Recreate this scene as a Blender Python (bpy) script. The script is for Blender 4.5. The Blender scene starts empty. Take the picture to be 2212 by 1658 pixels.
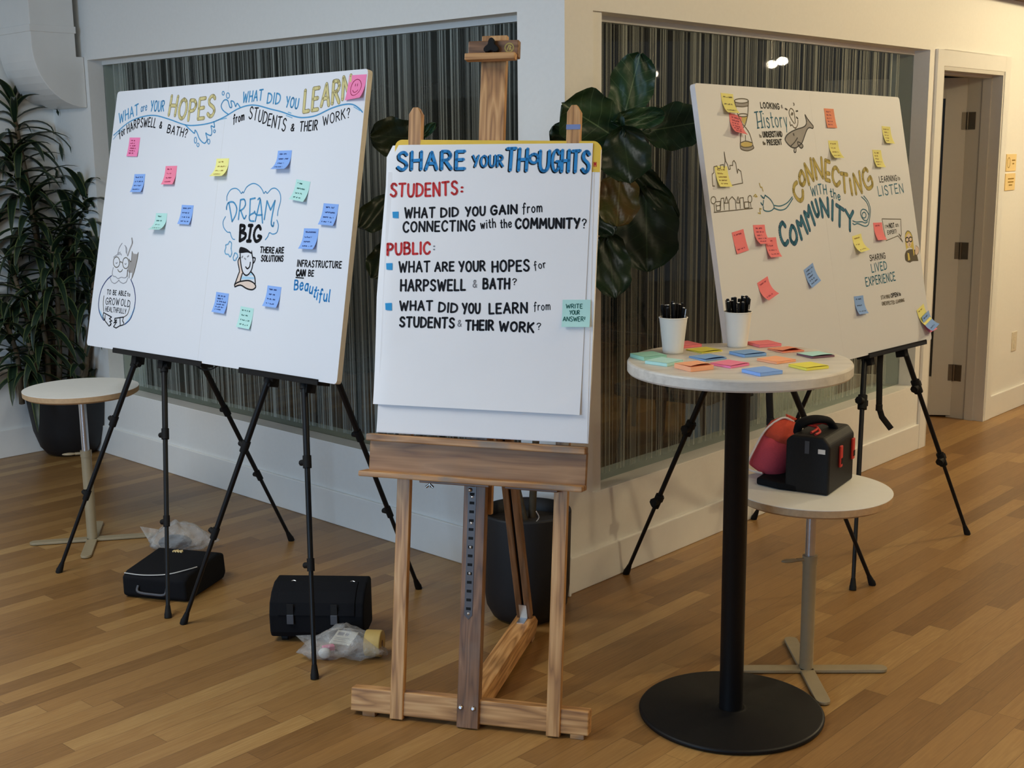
import bpy, bmesh, math, random
from mathutils import Vector, Matrix
random.seed(7)
V = Vector
PI = math.pi

# ------------------------------------------------------------------ camera
IMG_W, IMG_H = 2212, 1658
FOCAL, PITCH, ROLL, CAM_H = 2700.0, math.radians(10.67), math.radians(-0.626), 1.65
scene = bpy.context.scene
C = scene.collection
_fwd = V((0, math.cos(PITCH), -math.sin(PITCH)))
_rt0 = V((1, 0, 0))
_up0 = _rt0.cross(_fwd)
CR = _rt0 * math.cos(ROLL) + _up0 * math.sin(ROLL)
CU = -_rt0 * math.sin(ROLL) + _up0 * math.cos(ROLL)
CF = _fwd
EYE = V((0, 0, CAM_H))
cam_data = bpy.data.cameras.new('camera')
cam_data.sensor_fit = 'HORIZONTAL'
cam_data.sensor_width = 36.0
cam_data.lens = FOCAL / IMG_W * 36.0
cam_data.clip_start = 0.05
cam = bpy.data.objects.new('camera', cam_data)
C.objects.link(cam)
cam.matrix_world = Matrix(((CR.x, CU.x, -CF.x, EYE.x), (CR.y, CU.y, -CF.y, EYE.y), (CR.z, CU.z, -CF.z, EYE.z), (0, 0, 0, 1)))
scene.camera = cam

# ------------------------------------------------------------------ world, lights, exposure
scene.view_settings.view_transform = 'Standard'
scene.view_settings.look = 'None'
scene.view_settings.gamma = 1.0
scene.view_settings.use_curve_mapping = False
scene.view_settings.exposure = 0.0
world = bpy.data.worlds.new('world')
scene.world = world
world.use_nodes = True
bg = world.node_tree.nodes['Background']
bg.inputs[0].default_value = (0.62, 0.70, 0.84, 1)
bg.inputs[1].default_value = 0.20


def area_light(name, loc, target, sx, sy, power, color, spread=180):
    ld = bpy.data.lights.new(name, 'AREA')
    ld.shape = 'RECTANGLE'
    ld.size, ld.size_y = sx, sy
    ld.energy = power
    ld.color = color
    ld.spread = math.radians(spread)
    o = bpy.data.objects.new(name, ld)
    C.objects.link(o)
    o.location = loc
    o.rotation_euler = (V(target) - V(loc)).to_track_quat('-Z', 'Y').to_euler()
    return o


def lamp_light(name, loc, power, color, r=0.08):
    ld = bpy.data.lights.new(name, 'POINT')
    ld.energy, ld.color, ld.shadow_soft_size = power, color, r
    o = bpy.data.objects.new(name, ld)
    C.objects.link(o)
    o.location = loc
    return o


# daylight from the tall windows behind the photographer, to the left
area_light('window_daylight', (-4.2, -1.4, 2.0), (-0.9, 4.4, 1.0), 2.6, 2.4, 168, (0.42, 0.68, 1.0))
# warm globe lamps hanging in the hall, over the right hand side
WARM = (1.0, 0.82, 0.50)
lamp_light('hall_lamp_light', (3.3, 2.7, 2.8), 66, WARM)
lamp_light('hall_lamp_light', (4.6, 6.4, 2.75), 152, WARM)
lamp_light('hall_lamp_light', (2.3, 0.3, 2.8), 34, WARM)
# two broad unseen fill lights, added overhead to brighten the hall's horizontal surfaces
area_light('overhead_fill_light', (-2.3, 3.0, 2.87), (-2.3, 3.0, 0.0), 1.4, 1.4, 60, (0.96, 0.97, 0.94))
area_light('overhead_fill_light', (1.9, 2.7, 2.87), (1.9, 2.7, 0.0), 1.2, 1.2, 14, (1.0, 0.86, 0.60))
area_light('meeting_room_light', (0.3, 7.6, 2.5), (0.3, 7.6, 0.0), 0.6, 0.6, 1.6, (1.0, 0.92, 0.8))


# ------------------------------------------------------------------ picture-to-place helpers (all return world points)
def ray(x, y):
    return (CF * FOCAL + CR * (x - IMG_W / 2) - CU * (y - IMG_H / 2)).normalized()


def at_z(x, y, z=0.0):
    d = ray(x, y)
    return EYE + d * ((z - CAM_H) / d.z)


def at_plane(x, y, P, n):
    d = ray(x, y)
    return EYE + d * ((P - EYE).dot(n) / d.dot(n))


def at_depth(x, y, Y):
    d = ray(x, y)
    return EYE + d * (Y / d.y)


def project(P):
    d = P - EYE
    z = d.dot(CF)
    return (IMG_W / 2 + FOCAL * d.dot(CR) / z, IMG_H / 2 - FOCAL * d.dot(CU) / z)


UPV = V((0, 0, 1))


class Frame:
    def __init__(s, o, x, y, z):
        s.o, s.x, s.y, s.z = V(o), V(x), V(y), V(z)

    def __call__(s, a, b, c=0.0):
        return s.o + s.x * a + s.y * b + s.z * c

    def inv(s, P):
        d = P - s.o
        return d.dot(s.x), d.dot(s.y), d.dot(s.z)

    def px(s, x, y, off=0.0):
        P = at_plane(x, y, s.o + s.z * off, s.z)
        a, b, _ = s.inv(P)
        return a, b


WORLD = Frame((0, 0, 0), (1, 0, 0), (0, 1, 0), (0, 0, 1))


def frame_at(o, az=0.0):
    c, s_ = math.cos(az), math.sin(az)
    return Frame(o, (c, s_, 0), (-s_, c, 0), (0, 0, 1))


# ------------------------------------------------------------------ mesh collecting
class MB:
    def __init__(s):
        s.v, s.f, s.m, s.sm, s.g = [], [], [], [], []

    def add(s, verts, faces, mat=0, smooth=False, g=None):
        b = len(s.v)
        s.v += [V(p) for p in verts]
        s.g += [V(q) for q in (g if g else verts)]
        s.f += [tuple(b + i for i in f) for f in faces]
        s.m += [mat] * len(faces)
        s.sm += [smooth] * len(faces)
        return s

    def box(s, F, x0, x1, y0, y1, z0, z1, mat=0):
        P = [(x, y, z) for z in (z0, z1) for y in (y0, y1) for x in (x0, x1)]
        dims = [x1 - x0, y1 - y0, z1 - z0]
        k = sorted(range(3), key=lambda i: -abs(dims[i]))
        r = V((random.random() * 9, random.random() * 9, random.random() * 9))
        g = [V((p[k[0]], p[k[1]], p[k[2]])) + r for p in P]
        return s.add([F(*p) for p in P], [(0, 2, 3, 1), (4, 5, 7, 6), (0, 1, 5, 4), (2, 6, 7, 3), (0, 4, 6, 2), (1, 3, 7, 5)], mat, False, g)

    def bar(s, A, B, w, d, side, mat=0, w2=None, d2=None):
        """square bar from A to B, width w along 'side', depth d across"""
        A, B = V(A), V(B)
        ax = (B - A)
        L = ax.length
        ax = ax / L
        sd = (V(side) - ax * V(side).dot(ax)).normalized()
        th = ax.cross(sd)
        w2 = w if w2 is None else w2
        d2 = d if d2 is None else d2
        P, g = [], []
        r = V((random.random() * 9, random.random() * 9, random.random() * 9))
        for (Q, ww, dd, l) in ((A, w, d, 0), (B, w2, d2, L)):
            for a, b in ((-1, -1), (1, -1), (1, 1), (-1, 1)):
                P.append(Q + sd * (a * ww / 2) + th * (b * dd / 2))
                g.append(V((l, a * ww / 2, b * dd / 2)) + r)
        return s.add(P, [(3, 2, 1, 0), (4, 5, 6, 7), (0, 1, 5, 4), (1, 2, 6, 5), (2, 3, 7, 6), (3, 0, 4, 7)], mat, False, g)

    def tube(s, pts, r, n=10, mat=0, caps=True, smooth=True, flat=1.0, ref=None):
        pts = [V(p) for p in pts]
        R = r if isinstance(r, (list, tuple)) else [r] * len(pts)
        t0 = (pts[1] - pts[0]).normalized()
        a = V(ref) if ref is not None else (UPV if abs(t0.z) < 0.9 else V((1, 0, 0)))
        nrm = (a - t0 * a.dot(t0)).normalized()
        rings = []
        for i, p in enumerate(pts):
            t = (pts[min(i + 1, len(pts) - 1)] - pts[max(i - 1, 0)]).normalized()
            nrm = (nrm - t * nrm.dot(t)).normalized()
            bn = t.cross(nrm)
            rings.append([p + (nrm * math.cos(2 * PI * k / n) * flat + bn * math.sin(2 * PI * k / n)) * R[i] for k in range(n)])
        vs = [q for rg in rings for q in rg]
        fs = [(i * n + k, i * n + (k + 1) % n, (i + 1) * n + (k + 1) % n, (i + 1) * n + k) for i in range(len(pts) - 1) for k in range(n)]
        s.add(vs, fs, mat, smooth)
        if caps:
            s.add(rings[0], [tuple(reversed(range(n)))], mat)
            s.add(rings[-1], [tuple(range(n))], mat)
        return s

    def lathe(s, F, prof, n=32, mat=0, smooth=True, cap0=True, cap1=True, fn=None):
        vs = []
        for (r, z) in prof:
            for k in range(n):
                a = 2 * PI * k / n
                rr = r * (fn(a, z) if fn else 1.0)
                vs.append(F(rr * math.cos(a), rr * math.sin(a), z))
        m = len(prof)
        s.add(vs, [(i * n + k, i * n + (k + 1) % n, (i + 1) * n + (k + 1) % n, (i + 1) * n + k) for i in range(m - 1) for k in range(n)], mat, smooth)
        if cap0:
            s.add(vs[:n], [tuple(reversed(range(n)))], mat)
        if cap1:
            s.add(vs[-n:], [tuple(range(n))], mat)
        return s

    def prism(s, F, poly, z0, z1, mat=0, side=None, smooth=False):
        n = len(poly)
        a = [F(p[0], p[1], z0) for p in poly]
        b = [F(p[0], p[1], z1) for p in poly]
        g = [V((p[0], p[1], z0)) for p in poly] + [V((p[0], p[1], z1)) for p in poly]
        s.add(a + b, [tuple(reversed(range(n))), tuple(range(n, 2 * n))], mat, False, g)
        s.add(a + b, [(i, (i + 1) % n, n + (i + 1) % n, n + i) for i in range(n)], mat if side is None else side, smooth, g)
        return s

    def grid(s, fn, nu, nv, mat=0, smooth=True, back=None):
        vs = [fn(i / nu, j / nv) for j in range(nv + 1) for i in range(nu + 1)]
        w = nu + 1
        s.add(vs, [(j * w + i, j * w + i + 1, (j + 1) * w + i + 1, (j + 1) * w + i) for j in range(nv) for i in range(nu)], mat, smooth)
        return s

    def blob(s, F, rx, ry, rz, nu=16, nv=10, mat=0, fn=None):
        vs = [F(0, 0, -rz)]
        for j in range(1, nv):
            ph = -PI / 2 + PI * j / nv
            for i in range(nu):
                a = 2 * PI * i / nu
                k = fn(a, ph) if fn else 1.0
                vs.append(F(rx * math.cos(ph) * math.cos(a) * k, ry * math.cos(ph) * math.sin(a) * k, rz * math.sin(ph) * k))
        vs.append(F(0, 0, rz))
        fs = [(0, 1 + (i + 1) % nu, 1 + i) for i in range(nu)]
        for j in range(nv - 2):
            for i in range(nu):
                a, b = 1 + j * nu + i, 1 + j * nu + (i + 1) % nu
                fs.append((a, b, b + nu, a + nu))
        last = len(vs) - 1
        fs += [(last, 1 + (nv - 2) * nu + i, 1 + (nv - 2) * nu + (i + 1) % nu) for i in range(nu)]
        return s.add(vs, fs, mat, True)

    def ribbon(s, pts, w, mat=0):
        """flat pen stroke: pts are (a, b) in a plane given by a Frame f: pts already mapped with normal kept"""
        P, f, off = pts
        for i in range(len(P) - 1):
            (x0, y0), (x1, y1) = P[i], P[i + 1]
            dx, dy = x1 - x0, y1 - y0
            L = math.hypot(dx, dy)
            if L < 1e-7:
                continue
            nx, ny = -dy / L * w / 2, dx / L * w / 2
            s.add([f(x0 + nx, y0 + ny, off), f(x0 - nx, y0 - ny, off), f(x1 - nx, y1 - ny, off), f(x1 + nx, y1 + ny, off)], [(0, 1, 2, 3)], mat)
        for i, (x, y) in enumerate(P):
            if 0 < i < len(P) - 1:
                a0 = math.atan2(P[i][1] - P[i - 1][1], P[i][0] - P[i - 1][0])
                a1 = math.atan2(P[i + 1][1] - P[i][1], P[i + 1][0] - P[i][0])
                if abs((a1 - a0 + PI) % (2 * PI) - PI) < 0.25:
                    continue
            n = 8
            s.add([f(x + w / 2 * math.cos(2 * PI * k / n), y + w / 2 * math.sin(2 * PI * k / n), off) for k in range(n)], [tuple(range(n))], mat)
        return s

    def build(s, name, mats, parent=None, bevel=0.0, seg=2, weld=False, subsurf=0, origin=None):
        if not isinstance(mats, (list, tuple)):
            mats = [mats]
        if parent is not None:
            base = BASE[parent.name]
        elif origin is not None:
            base = V(origin)
        else:
            xs, ys, zs = [p.x for p in s.v], [p.y for p in s.v], [p.z for p in s.v]
            base = V(((min(xs) + max(xs)) / 2, (min(ys) + max(ys)) / 2, min(zs)))
        me = bpy.data.meshes.new(name)
        bm = bmesh.new()
        lay = bm.verts.layers.float_vector.new('g')
        vs = []
        for p, q in zip(s.v, s.g):
            x = bm.verts.new(p - base)
            x[lay] = q
            vs.append(x)
        for f, m, sm in zip(s.f, s.m, s.sm):
            try:
                fc = bm.faces.new([vs[i] for i in f])
            except ValueError:
                continue
            fc.material_index = m
            fc.smooth = sm
        if weld:
            bmesh.ops.remove_doubles(bm, verts=bm.verts, dist=1e-5)
        if bevel:
            bmesh.ops.remove_doubles(bm, verts=bm.verts, dist=1e-6)
            ed = [e for e in bm.edges if len(e.link_faces) == 2 and e.calc_face_angle(0) > 0.6]
            bmesh.ops.bevel(bm, geom=ed, offset=bevel, segments=seg, profile=0.5, affect='EDGES', clamp_overlap=True)
        bm.to_mesh(me)
        bm.free()
        for m in mats:
            me.materials.append(m)
        o = bpy.data.objects.new(name, me)
        C.objects.link(o)
        if parent is not None:
            o.parent = parent
        else:
            o.location = base
        BASE[o.name] = base
        if subsurf:
            md = o.modifiers.new('smooth', 'SUBSURF')
            md.levels = md.render_levels = subsurf
        return o


BASE = {}


def tag(o, label=None, cat=None, group=None, kind=None):
    if label:
        o['label'] = label
    if cat:
        o['category'] = cat
    if group:
        o['group'] = group
    if kind:
        o['kind'] = kind
    return o


def thing(name, loc, label, cat, group=None):
    o = bpy.data.objects.new(name, None)
    o.empty_display_size = 0.05
    C.objects.link(o)
    o.location = loc
    BASE[o.name] = V(loc)
    return tag(o, label, cat, group)


def smooth(P, k=4, closed=False):
    """Catmull-Rom through 2-D or 3-D points"""
    P = [tuple(p) for p in P]
    n = len(P)
    if n < 3:
        return P
    out = []
    rng = range(n) if closed else range(n - 1)
    for i in rng:
        p0 = P[(i - 1) % n] if (closed or i > 0) else P[0]
        p1, p2 = P[i], P[(i + 1) % n]
        p3 = P[(i + 2) % n] if (closed or i + 2 < n) else P[-1]
        for j in range(k):
            t = j / k
            out.append(tuple(0.5 * (2 * b + (c - a) * t + (2 * a - 5 * b + 4 * c - d) * t * t + (-a + 3 * b - 3 * c + d) * t ** 3) for a, b, c, d in zip(p0, p1, p2, p3)))
    out.append(out[0] if closed else P[-1])
    return out

# ------------------------------------------------------------------ materials
def srgb(r, g, b):
    f = lambda c: (c / 255 / 12.92) if c <= 10 else ((c / 255 + 0.055) / 1.055) ** 2.4
    return (f(r), f(g), f(b), 1)


def new_mat(name):
    m = bpy.data.materials.new(name)
    m.use_nodes = True
    nt = m.node_tree
    return m, nt, nt.nodes['Principled BSDF']


def node(nt, typ, **kw):
    n = nt.nodes.new(typ)
    for k, v in kw.items():
        setattr(n, k, v)
    return n


def mathn(nt, op, a, b=None, c=None):
    n = nt.nodes.new('ShaderNodeMath')
    n.operation = op
    for i, x in enumerate((a, b, c)):
        if x is None:
            continue
        if isinstance(x, (int, float)):
            n.inputs[i].default_value = x
        else:
            nt.links.new(x, n.inputs[i])
    return n.outputs[0]


def ramp(nt, fac, stops):
    r = nt.nodes.new('ShaderNodeValToRGB')
    e = r.color_ramp.elements
    while len(e) > 1:
        e.remove(e[-1])
    e[0].position, e[0].color = stops[0][0], stops[0][1]
    for p, c in stops[1:]:
        q = e.new(p)
        q.color = c
    nt.links.new(fac, r.inputs[0])
    return r.outputs[0]


def plain(name, col, rough=0.5, metal=0.0, vary=0.06, scale=30.0, bump=0.0, spec=0.5, coords='Object', coat=0.0):
    m, nt, p = new_mat(name)
    tc = node(nt, 'ShaderNodeTexCoord')
    nz = node(nt, 'ShaderNodeTexNoise')
    nz.inputs['Scale'].default_value = scale
    nz.inputs['Detail'].default_value = 3
    nt.links.new(tc.outputs[coords], nz.inputs['Vector'])
    lo = tuple(max(0, c * (1 - vary)) for c in col[:3]) + (1,)
    hi = tuple(min(1, c * (1 + vary)) for c in col[:3]) + (1,)
    nt.links.new(ramp(nt, nz.outputs['Fac'], [(0.3, lo), (0.7, hi)]), p.inputs['Base Color'])
    p.inputs['Roughness'].default_value = rough
    p.inputs['Metallic'].default_value = metal
    p.inputs['Specular IOR Level'].default_value = spec
    if coat:
        p.inputs['Coat Weight'].default_value = coat
    if bump:
        b = node(nt, 'ShaderNodeBump')
        b.inputs['Strength'].default_value = bump
        b.inputs['Distance'].default_value = 0.002
        nt.links.new(nz.outputs['Fac'], b.inputs['Height'])
        nt.links.new(b.outputs[0], p.inputs['Normal'])
    return m


def wood(name, stops, rough=0.5, grain=1.0, stain=0.0, fine=55.0):
    """wood with grain along the 'g' attribute's x axis"""
    m, nt, p = new_mat(name)
    at = node(nt, 'ShaderNodeAttribute', attribute_name='g')
    mp = node(nt, 'ShaderNodeMapping')
    mp.inputs['Scale'].default_value = (1.3, 11, 11)
    nt.links.new(at.outputs['Vector'], mp.inputs['Vector'])
    nz = node(nt, 'ShaderNodeTexNoise')
    nz.inputs['Scale'].default_value = 1.6
    nz.inputs['Detail'].default_value = 2
    nt.links.new(mp.outputs[0], nz.inputs['Vector'])
    rings = mathn(nt, 'FRACT', mathn(nt, 'MULTIPLY', nz.outputs['Fac'], 7.0 * grain))
    rings = mathn(nt, 'ABSOLUTE', mathn(nt, 'SUBTRACT', mathn(nt, 'MULTIPLY', rings, 2.0), 1.0))
    mp2 = node(nt, 'ShaderNodeMapping')
    mp2.inputs['Scale'].default_value = (3, fine * 3, fine * 3)
    nt.links.new(at.outputs['Vector'], mp2.inputs['Vector'])
    n2 = node(nt, 'ShaderNodeTexNoise')
    n2.inputs['Scale'].default_value = 1.0
    n2.inputs['Detail'].default_value = 3
    nt.links.new(mp2.outputs[0], n2.inputs['Vector'])
    f = mathn(nt, 'ADD', mathn(nt, 'MULTIPLY', rings, 0.45), mathn(nt, 'MULTIPLY', n2.outputs['Fac'], 0.55))
    col = ramp(nt, f, stops)
    if stain:
        n3 = node(nt, 'ShaderNodeTexNoise')
        n3.inputs['Scale'].default_value = 9
        n3.inputs['Detail'].default_value = 5
        nt.links.new(at.outputs['Vector'], n3.inputs['Vector'])
        mx = node(nt, 'ShaderNodeMix', data_type='RGBA')
        nt.links.new(ramp(nt, n3.outputs['Fac'], [(0.5, (0, 0, 0, 1)), (0.68, (stain, stain, stain, 1))]), mx.inputs['Factor'])
        nt.links.new(col, mx.inputs['A'])
        mx.inputs['B'].default_value = srgb(128, 122, 112)
        col = mx.outputs['Result']
    nt.links.new(col, p.inputs['Base Color'])
    p.inputs['Roughness'].default_value = rough
    b = node(nt, 'ShaderNodeBump')
    b.inputs['Strength'].default_value = 0.15
    b.inputs['Distance'].default_value = 0.001
    nt.links.new(f, b.inputs['Height'])
    nt.links.new(b.outputs[0], p.inputs['Normal'])
    return m


def floor_material():
    m, nt, p = new_mat('oak_strip_floor')
    tc = node(nt, 'ShaderNodeTexCoord')
    mp = node(nt, 'ShaderNodeMapping')
    mp.inputs['Rotation'].default_value = (0, 0, -(PI / 2 - math.radians(42.2)))
    nt.links.new(tc.outputs['Object'], mp.inputs['Vector'])
    sx = node(nt, 'ShaderNodeSeparateXYZ')
    nt.links.new(mp.outputs[0], sx.inputs[0])
    W_ = 0.074
    row = mathn(nt, 'FLOOR', mathn(nt, 'DIVIDE', sx.outputs['Y'], W_))
    wn = node(nt, 'ShaderNodeTexWhiteNoise', noise_dimensions='1D')
    nt.links.new(row, wn.inputs['W'])
    xo = mathn(nt, 'ADD', sx.outputs['X'], mathn(nt, 'MULTIPLY', wn.outputs['Value'], 7.3))
    xl = mathn(nt, 'DIVIDE', xo, 0.95)
    seg = mathn(nt, 'FLOOR', xl)
    cmb = node(nt, 'ShaderNodeCombineXYZ')
    nt.links.new(row, cmb.inputs[0])
    nt.links.new(seg, cmb.inputs[1])
    w2 = node(nt, 'ShaderNodeTexWhiteNoise', noise_dimensions='3D')
    nt.links.new(cmb.outputs[0], w2.inputs['Vector'])
    tint = w2.outputs['Value']
    # grain, shifted per plank
    c2 = node(nt, 'ShaderNodeCombineXYZ')
    nt.links.new(mathn(nt, 'MULTIPLY', sx.outputs['X'], 1.7), c2.inputs[0])
    nt.links.new(mathn(nt, 'MULTIPLY', sx.outputs['Y'], 20.0), c2.inputs[1])
    nt.links.new(mathn(nt, 'MULTIPLY', tint, 90.0), c2.inputs[2])
    nz = node(nt, 'ShaderNodeTexNoise')
    nz.inputs['Scale'].default_value = 1.4
    nz.inputs['Detail'].default_value = 2
    nt.links.new(c2.outputs[0], nz.inputs['Vector'])
    rings = mathn(nt, 'FRACT', mathn(nt, 'MULTIPLY', nz.outputs['Fac'], 8.0))
    rings = mathn(nt, 'ABSOLUTE', mathn(nt, 'SUBTRACT', mathn(nt, 'MULTIPLY', rings, 2.0), 1.0))
    c3 = node(nt, 'ShaderNodeCombineXYZ')
    nt.links.new(mathn(nt, 'MULTIPLY', sx.outputs['X'], 6.0), c3.inputs[0])
    nt.links.new(mathn(nt, 'MULTIPLY', sx.outputs['Y'], 160.0), c3.inputs[1])
    nt.links.new(mathn(nt, 'MULTIPLY', tint, 50.0), c3.inputs[2])
    n2 = node(nt, 'ShaderNodeTexNoise')
    n2.inputs['Scale'].default_value = 1.0
    n2.inputs['Detail'].default_value = 3
    nt.links.new(c3.outputs[0], n2.inputs['Vector'])
    f = mathn(nt, 'ADD', mathn(nt, 'MULTIPLY', tint, 0.62), mathn(nt, 'ADD', mathn(nt, 'MULTIPLY', rings, 0.13), mathn(nt, 'MULTIPLY', n2.outputs['Fac'], 0.3)))
    col = ramp(nt, f, [(0.12, srgb(118, 84, 45)), (0.4, srgb(140, 103, 58)), (0.62, srgb(152, 114, 66)), (0.85, srgb(168, 132, 80)), (1.0, srgb(190, 156, 102))])
    # seams
    fy = mathn(nt, 'FRACT', mathn(nt, 'DIVIDE', sx.outputs['Y'], W_))
    ey = mathn(nt, 'MINIMUM', fy, mathn(nt, 'SUBTRACT', 1.0, fy))
    fx = mathn(nt, 'FRACT', xl)
    ex = mathn(nt, 'MULTIPLY', mathn(nt, 'MINIMUM', fx, mathn(nt, 'SUBTRACT', 1.0, fx)), 12.0)
    e = mathn(nt, 'MINIMUM', ey, ex)
    seam = mathn(nt, 'LESS_THAN', e, 0.012)
    mx = node(nt, 'ShaderNodeMix', data_type='RGBA')
    nt.links.new(mathn(nt, 'MULTIPLY', seam, 0.55), mx.inputs['Factor'])
    nt.links.new(col, mx.inputs['A'])
    mx.inputs['B'].default_value = srgb(70, 45, 26)
    nt.links.new(mx.outputs['Result'], p.inputs['Base Color'])
    p.inputs['Roughness'].default_value = 0.36
    b = node(nt, 'ShaderNodeBump')
    b.inputs['Strength'].default_value = 0.12
    b.inputs['Distance'].default_value = 0.001
    nt.links.new(mathn(nt, 'ADD', f, mathn(nt, 'MULTIPLY', seam, -1.0)), b.inputs['Height'])
    nt.links.new(b.outputs[0], p.inputs['Normal'])
    return m


def glass_pane_material():
    m, nt, p = new_mat('window_glass')
    nt.nodes.remove(p)
    out = nt.nodes['Material Output']
    tr = node(nt, 'ShaderNodeBsdfTransparent')
    tr.inputs[0].default_value = (0.80, 0.845, 0.825, 1)
    gl = node(nt, 'ShaderNodeBsdfGlossy')
    gl.inputs['Roughness'].default_value = 0.02
    lw = node(nt, 'ShaderNodeFresnel')
    lw.inputs['IOR'].default_value = 1.5
    mx = node(nt, 'ShaderNodeMixShader')
    # the pane mirrors once, on the side the view comes from; leaving the glass it only transmits
    geo = node(nt, 'ShaderNodeNewGeometry')
    nt.links.new(mathn(nt, 'MULTIPLY', lw.outputs[0], mathn(nt, 'SUBTRACT', 1.0, geo.outputs['Backfacing'])), mx.inputs[0])
    nt.links.new(tr.outputs[0], mx.inputs[1])
    nt.links.new(gl.outputs[0], mx.inputs[2])
    nt.links.new(mx.outputs[0], out.inputs['Surface'])
    return m


def film_material():
    """fine irregular vertical stripes printed on a clear film ('g'.x runs along the pane)"""
    m, nt, p = new_mat('striped_film')
    out = nt.nodes['Material Output']
    at = node(nt, 'ShaderNodeAttribute', attribute_name='g')
    sx = node(nt, 'ShaderNodeSeparateXYZ')
    nt.links.new(at.outputs['Vector'], sx.inputs[0])
    w1 = node(nt, 'ShaderNodeTexWhiteNoise', noise_dimensions='1D')
    nt.links.new(mathn(nt, 'FLOOR', mathn(nt, 'DIVIDE', sx.outputs['X'], 0.0062)), w1.inputs['W'])
    w2 = node(nt, 'ShaderNodeTexWhiteNoise', noise_dimensions='1D')
    nt.links.new(mathn(nt, 'FLOOR', mathn(nt, 'DIVIDE', sx.outputs['X'], 0.0147)), w2.inputs['W'])
    a = mathn(nt, 'POWER', w1.outputs['Value'], 3.0)
    f = mathn(nt, 'ADD', mathn(nt, 'MULTIPLY', a, 0.66), mathn(nt, 'MULTIPLY', mathn(nt, 'POWER', w2.outputs['Value'], 3.0), 0.26))
    f = mathn(nt, 'MINIMUM', mathn(nt, 'ADD', f, 0.02), 0.9)
    tr = node(nt, 'ShaderNodeBsdfTransparent')
    p.inputs['Base Color'].default_value = srgb(176, 182, 174)
    p.inputs['Roughness'].default_value = 0.6
    p.inputs['Specular IOR Level'].default_value = 0.2
    mx = node(nt, 'ShaderNodeMixShader')
    nt.links.new(f, mx.inputs[0])
    nt.links.new(tr.outputs[0], mx.inputs[1])
    nt.links.new(p.outputs[0], mx.inputs[2])
    nt.links.new(mx.outputs[0], out.inputs['Surface'])
    return m


def plastic_material():
    m, nt, p = new_mat('clear_plastic')
    out = nt.nodes['Material Output']
    nz = node(nt, 'ShaderNodeTexNoise')
    nz.inputs['Scale'].default_value = 34
    nz.inputs['Detail'].default_value = 4
    tc = node(nt, 'ShaderNodeTexCoord')
    nt.links.new(tc.outputs['Object'], nz.inputs['Vector'])
    p.inputs['Base Color'].default_value = (0.72, 0.72, 0.7, 1)
    p.inputs['Roughness'].default_value = 0.16
    b = node(nt, 'ShaderNodeBump')
    b.inputs['Strength'].default_value = 0.9
    b.inputs['Distance'].default_value = 0.012
    nt.links.new(nz.outputs['Fac'], b.inputs['Height'])
    nt.links.new(b.outputs[0], p.inputs['Normal'])
    tr = node(nt, 'ShaderNodeBsdfTransparent')
    tr.inputs[0].default_value = (0.93, 0.93, 0.93, 1)
    mx = node(nt, 'ShaderNodeMixShader')
    nt.links.new(mathn(nt, 'ADD', mathn(nt, 'MULTIPLY', nz.outputs['Fac'], 0.5), 0.04), mx.inputs[0])
    nt.links.new(tr.outputs[0], mx.inputs[1])
    nt.links.new(p.outputs[0], mx.inputs[2])
    nt.links.new(mx.outputs[0], out.inputs['Surface'])
    return m


def leaf_material(name, c1, c2, vein, rough=0.38):
    """'g' = (position across the blade -1..1, position along 0..1, random)"""
    m, nt, p = new_mat(name)
    at = node(nt, 'ShaderNodeAttribute', attribute_name='g')
    sx = node(nt, 'ShaderNodeSeparateXYZ')
    nt.links.new(at.outputs['Vector'], sx.inputs[0])
    tc = node(nt, 'ShaderNodeTexCoord')
    nz = node(nt, 'ShaderNodeTexNoise')
    nz.inputs['Scale'].default_value = 14
    nz.inputs['Detail'].default_value = 4
    nt.links.new(tc.outputs['Object'], nz.inputs['Vector'])
    base = ramp(nt, nz.outputs['Fac'], [(0.35, c1), (0.7, c2)])
    ax = mathn(nt, 'ABSOLUTE', sx.outputs['X'])
    mid = mathn(nt, 'LESS_THAN', ax, 0.022)
    s_ = mathn(nt, 'FRACT', mathn(nt, 'MULTIPLY', mathn(nt, 'SUBTRACT', sx.outputs['Y'], mathn(nt, 'MULTIPLY', ax, 0.22)), 6.0))
    side = mathn(nt, 'LESS_THAN', s_, 0.06)
    mx = node(nt, 'ShaderNodeMix', data_type='RGBA')
    nt.links.new(mathn(nt, 'MINIMUM', mathn(nt, 'ADD', mathn(nt, 'MULTIPLY', mid, 0.7), mathn(nt, 'MULTIPLY', side, 0.3)), 0.8), mx.inputs['Factor'])
    nt.links.new(base, mx.inputs['A'])
    mx.inputs['B'].default_value = vein
    nt.links.new(mx.outputs['Result'], p.inputs['Base Color'])
    p.inputs['Roughness'].default_value = rough
    p.inputs['Specular IOR Level'].default_value = 0.35
    b = node(nt, 'ShaderNodeBump')
    b.inputs['Strength'].default_value = 0.5
    b.inputs['Distance'].default_value = 0.004
    nt.links.new(mathn(nt, 'ADD', side, mathn(nt, 'MULTIPLY', nz.outputs['Fac'], 0.6)), b.inputs['Height'])
    b.invert = True
    nt.links.new(b.outputs[0], p.inputs['Normal'])
    return m


def strap_leaf_material():
    m, nt, p = new_mat('strap_leaf')
    at = node(nt, 'ShaderNodeAttribute', attribute_name='g')
    sx = node(nt, 'ShaderNodeSeparateXYZ')
    nt.links.new(at.outputs['Vector'], sx.inputs[0])
    ax = mathn(nt, 'ABSOLUTE', sx.outputs['X'])
    col = ramp(nt, ax, [(0.0, srgb(40, 60, 40)), (0.25, srgb(28, 46, 31)), (0.72, srgb(30, 48, 32)), (0.9, srgb(96, 108, 62)), (1.0, srgb(120, 126, 78))])
    nt.links.new(col, p.inputs['Base Color'])
    p.inputs['Roughness'].default_value = 0.42
    return m


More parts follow.
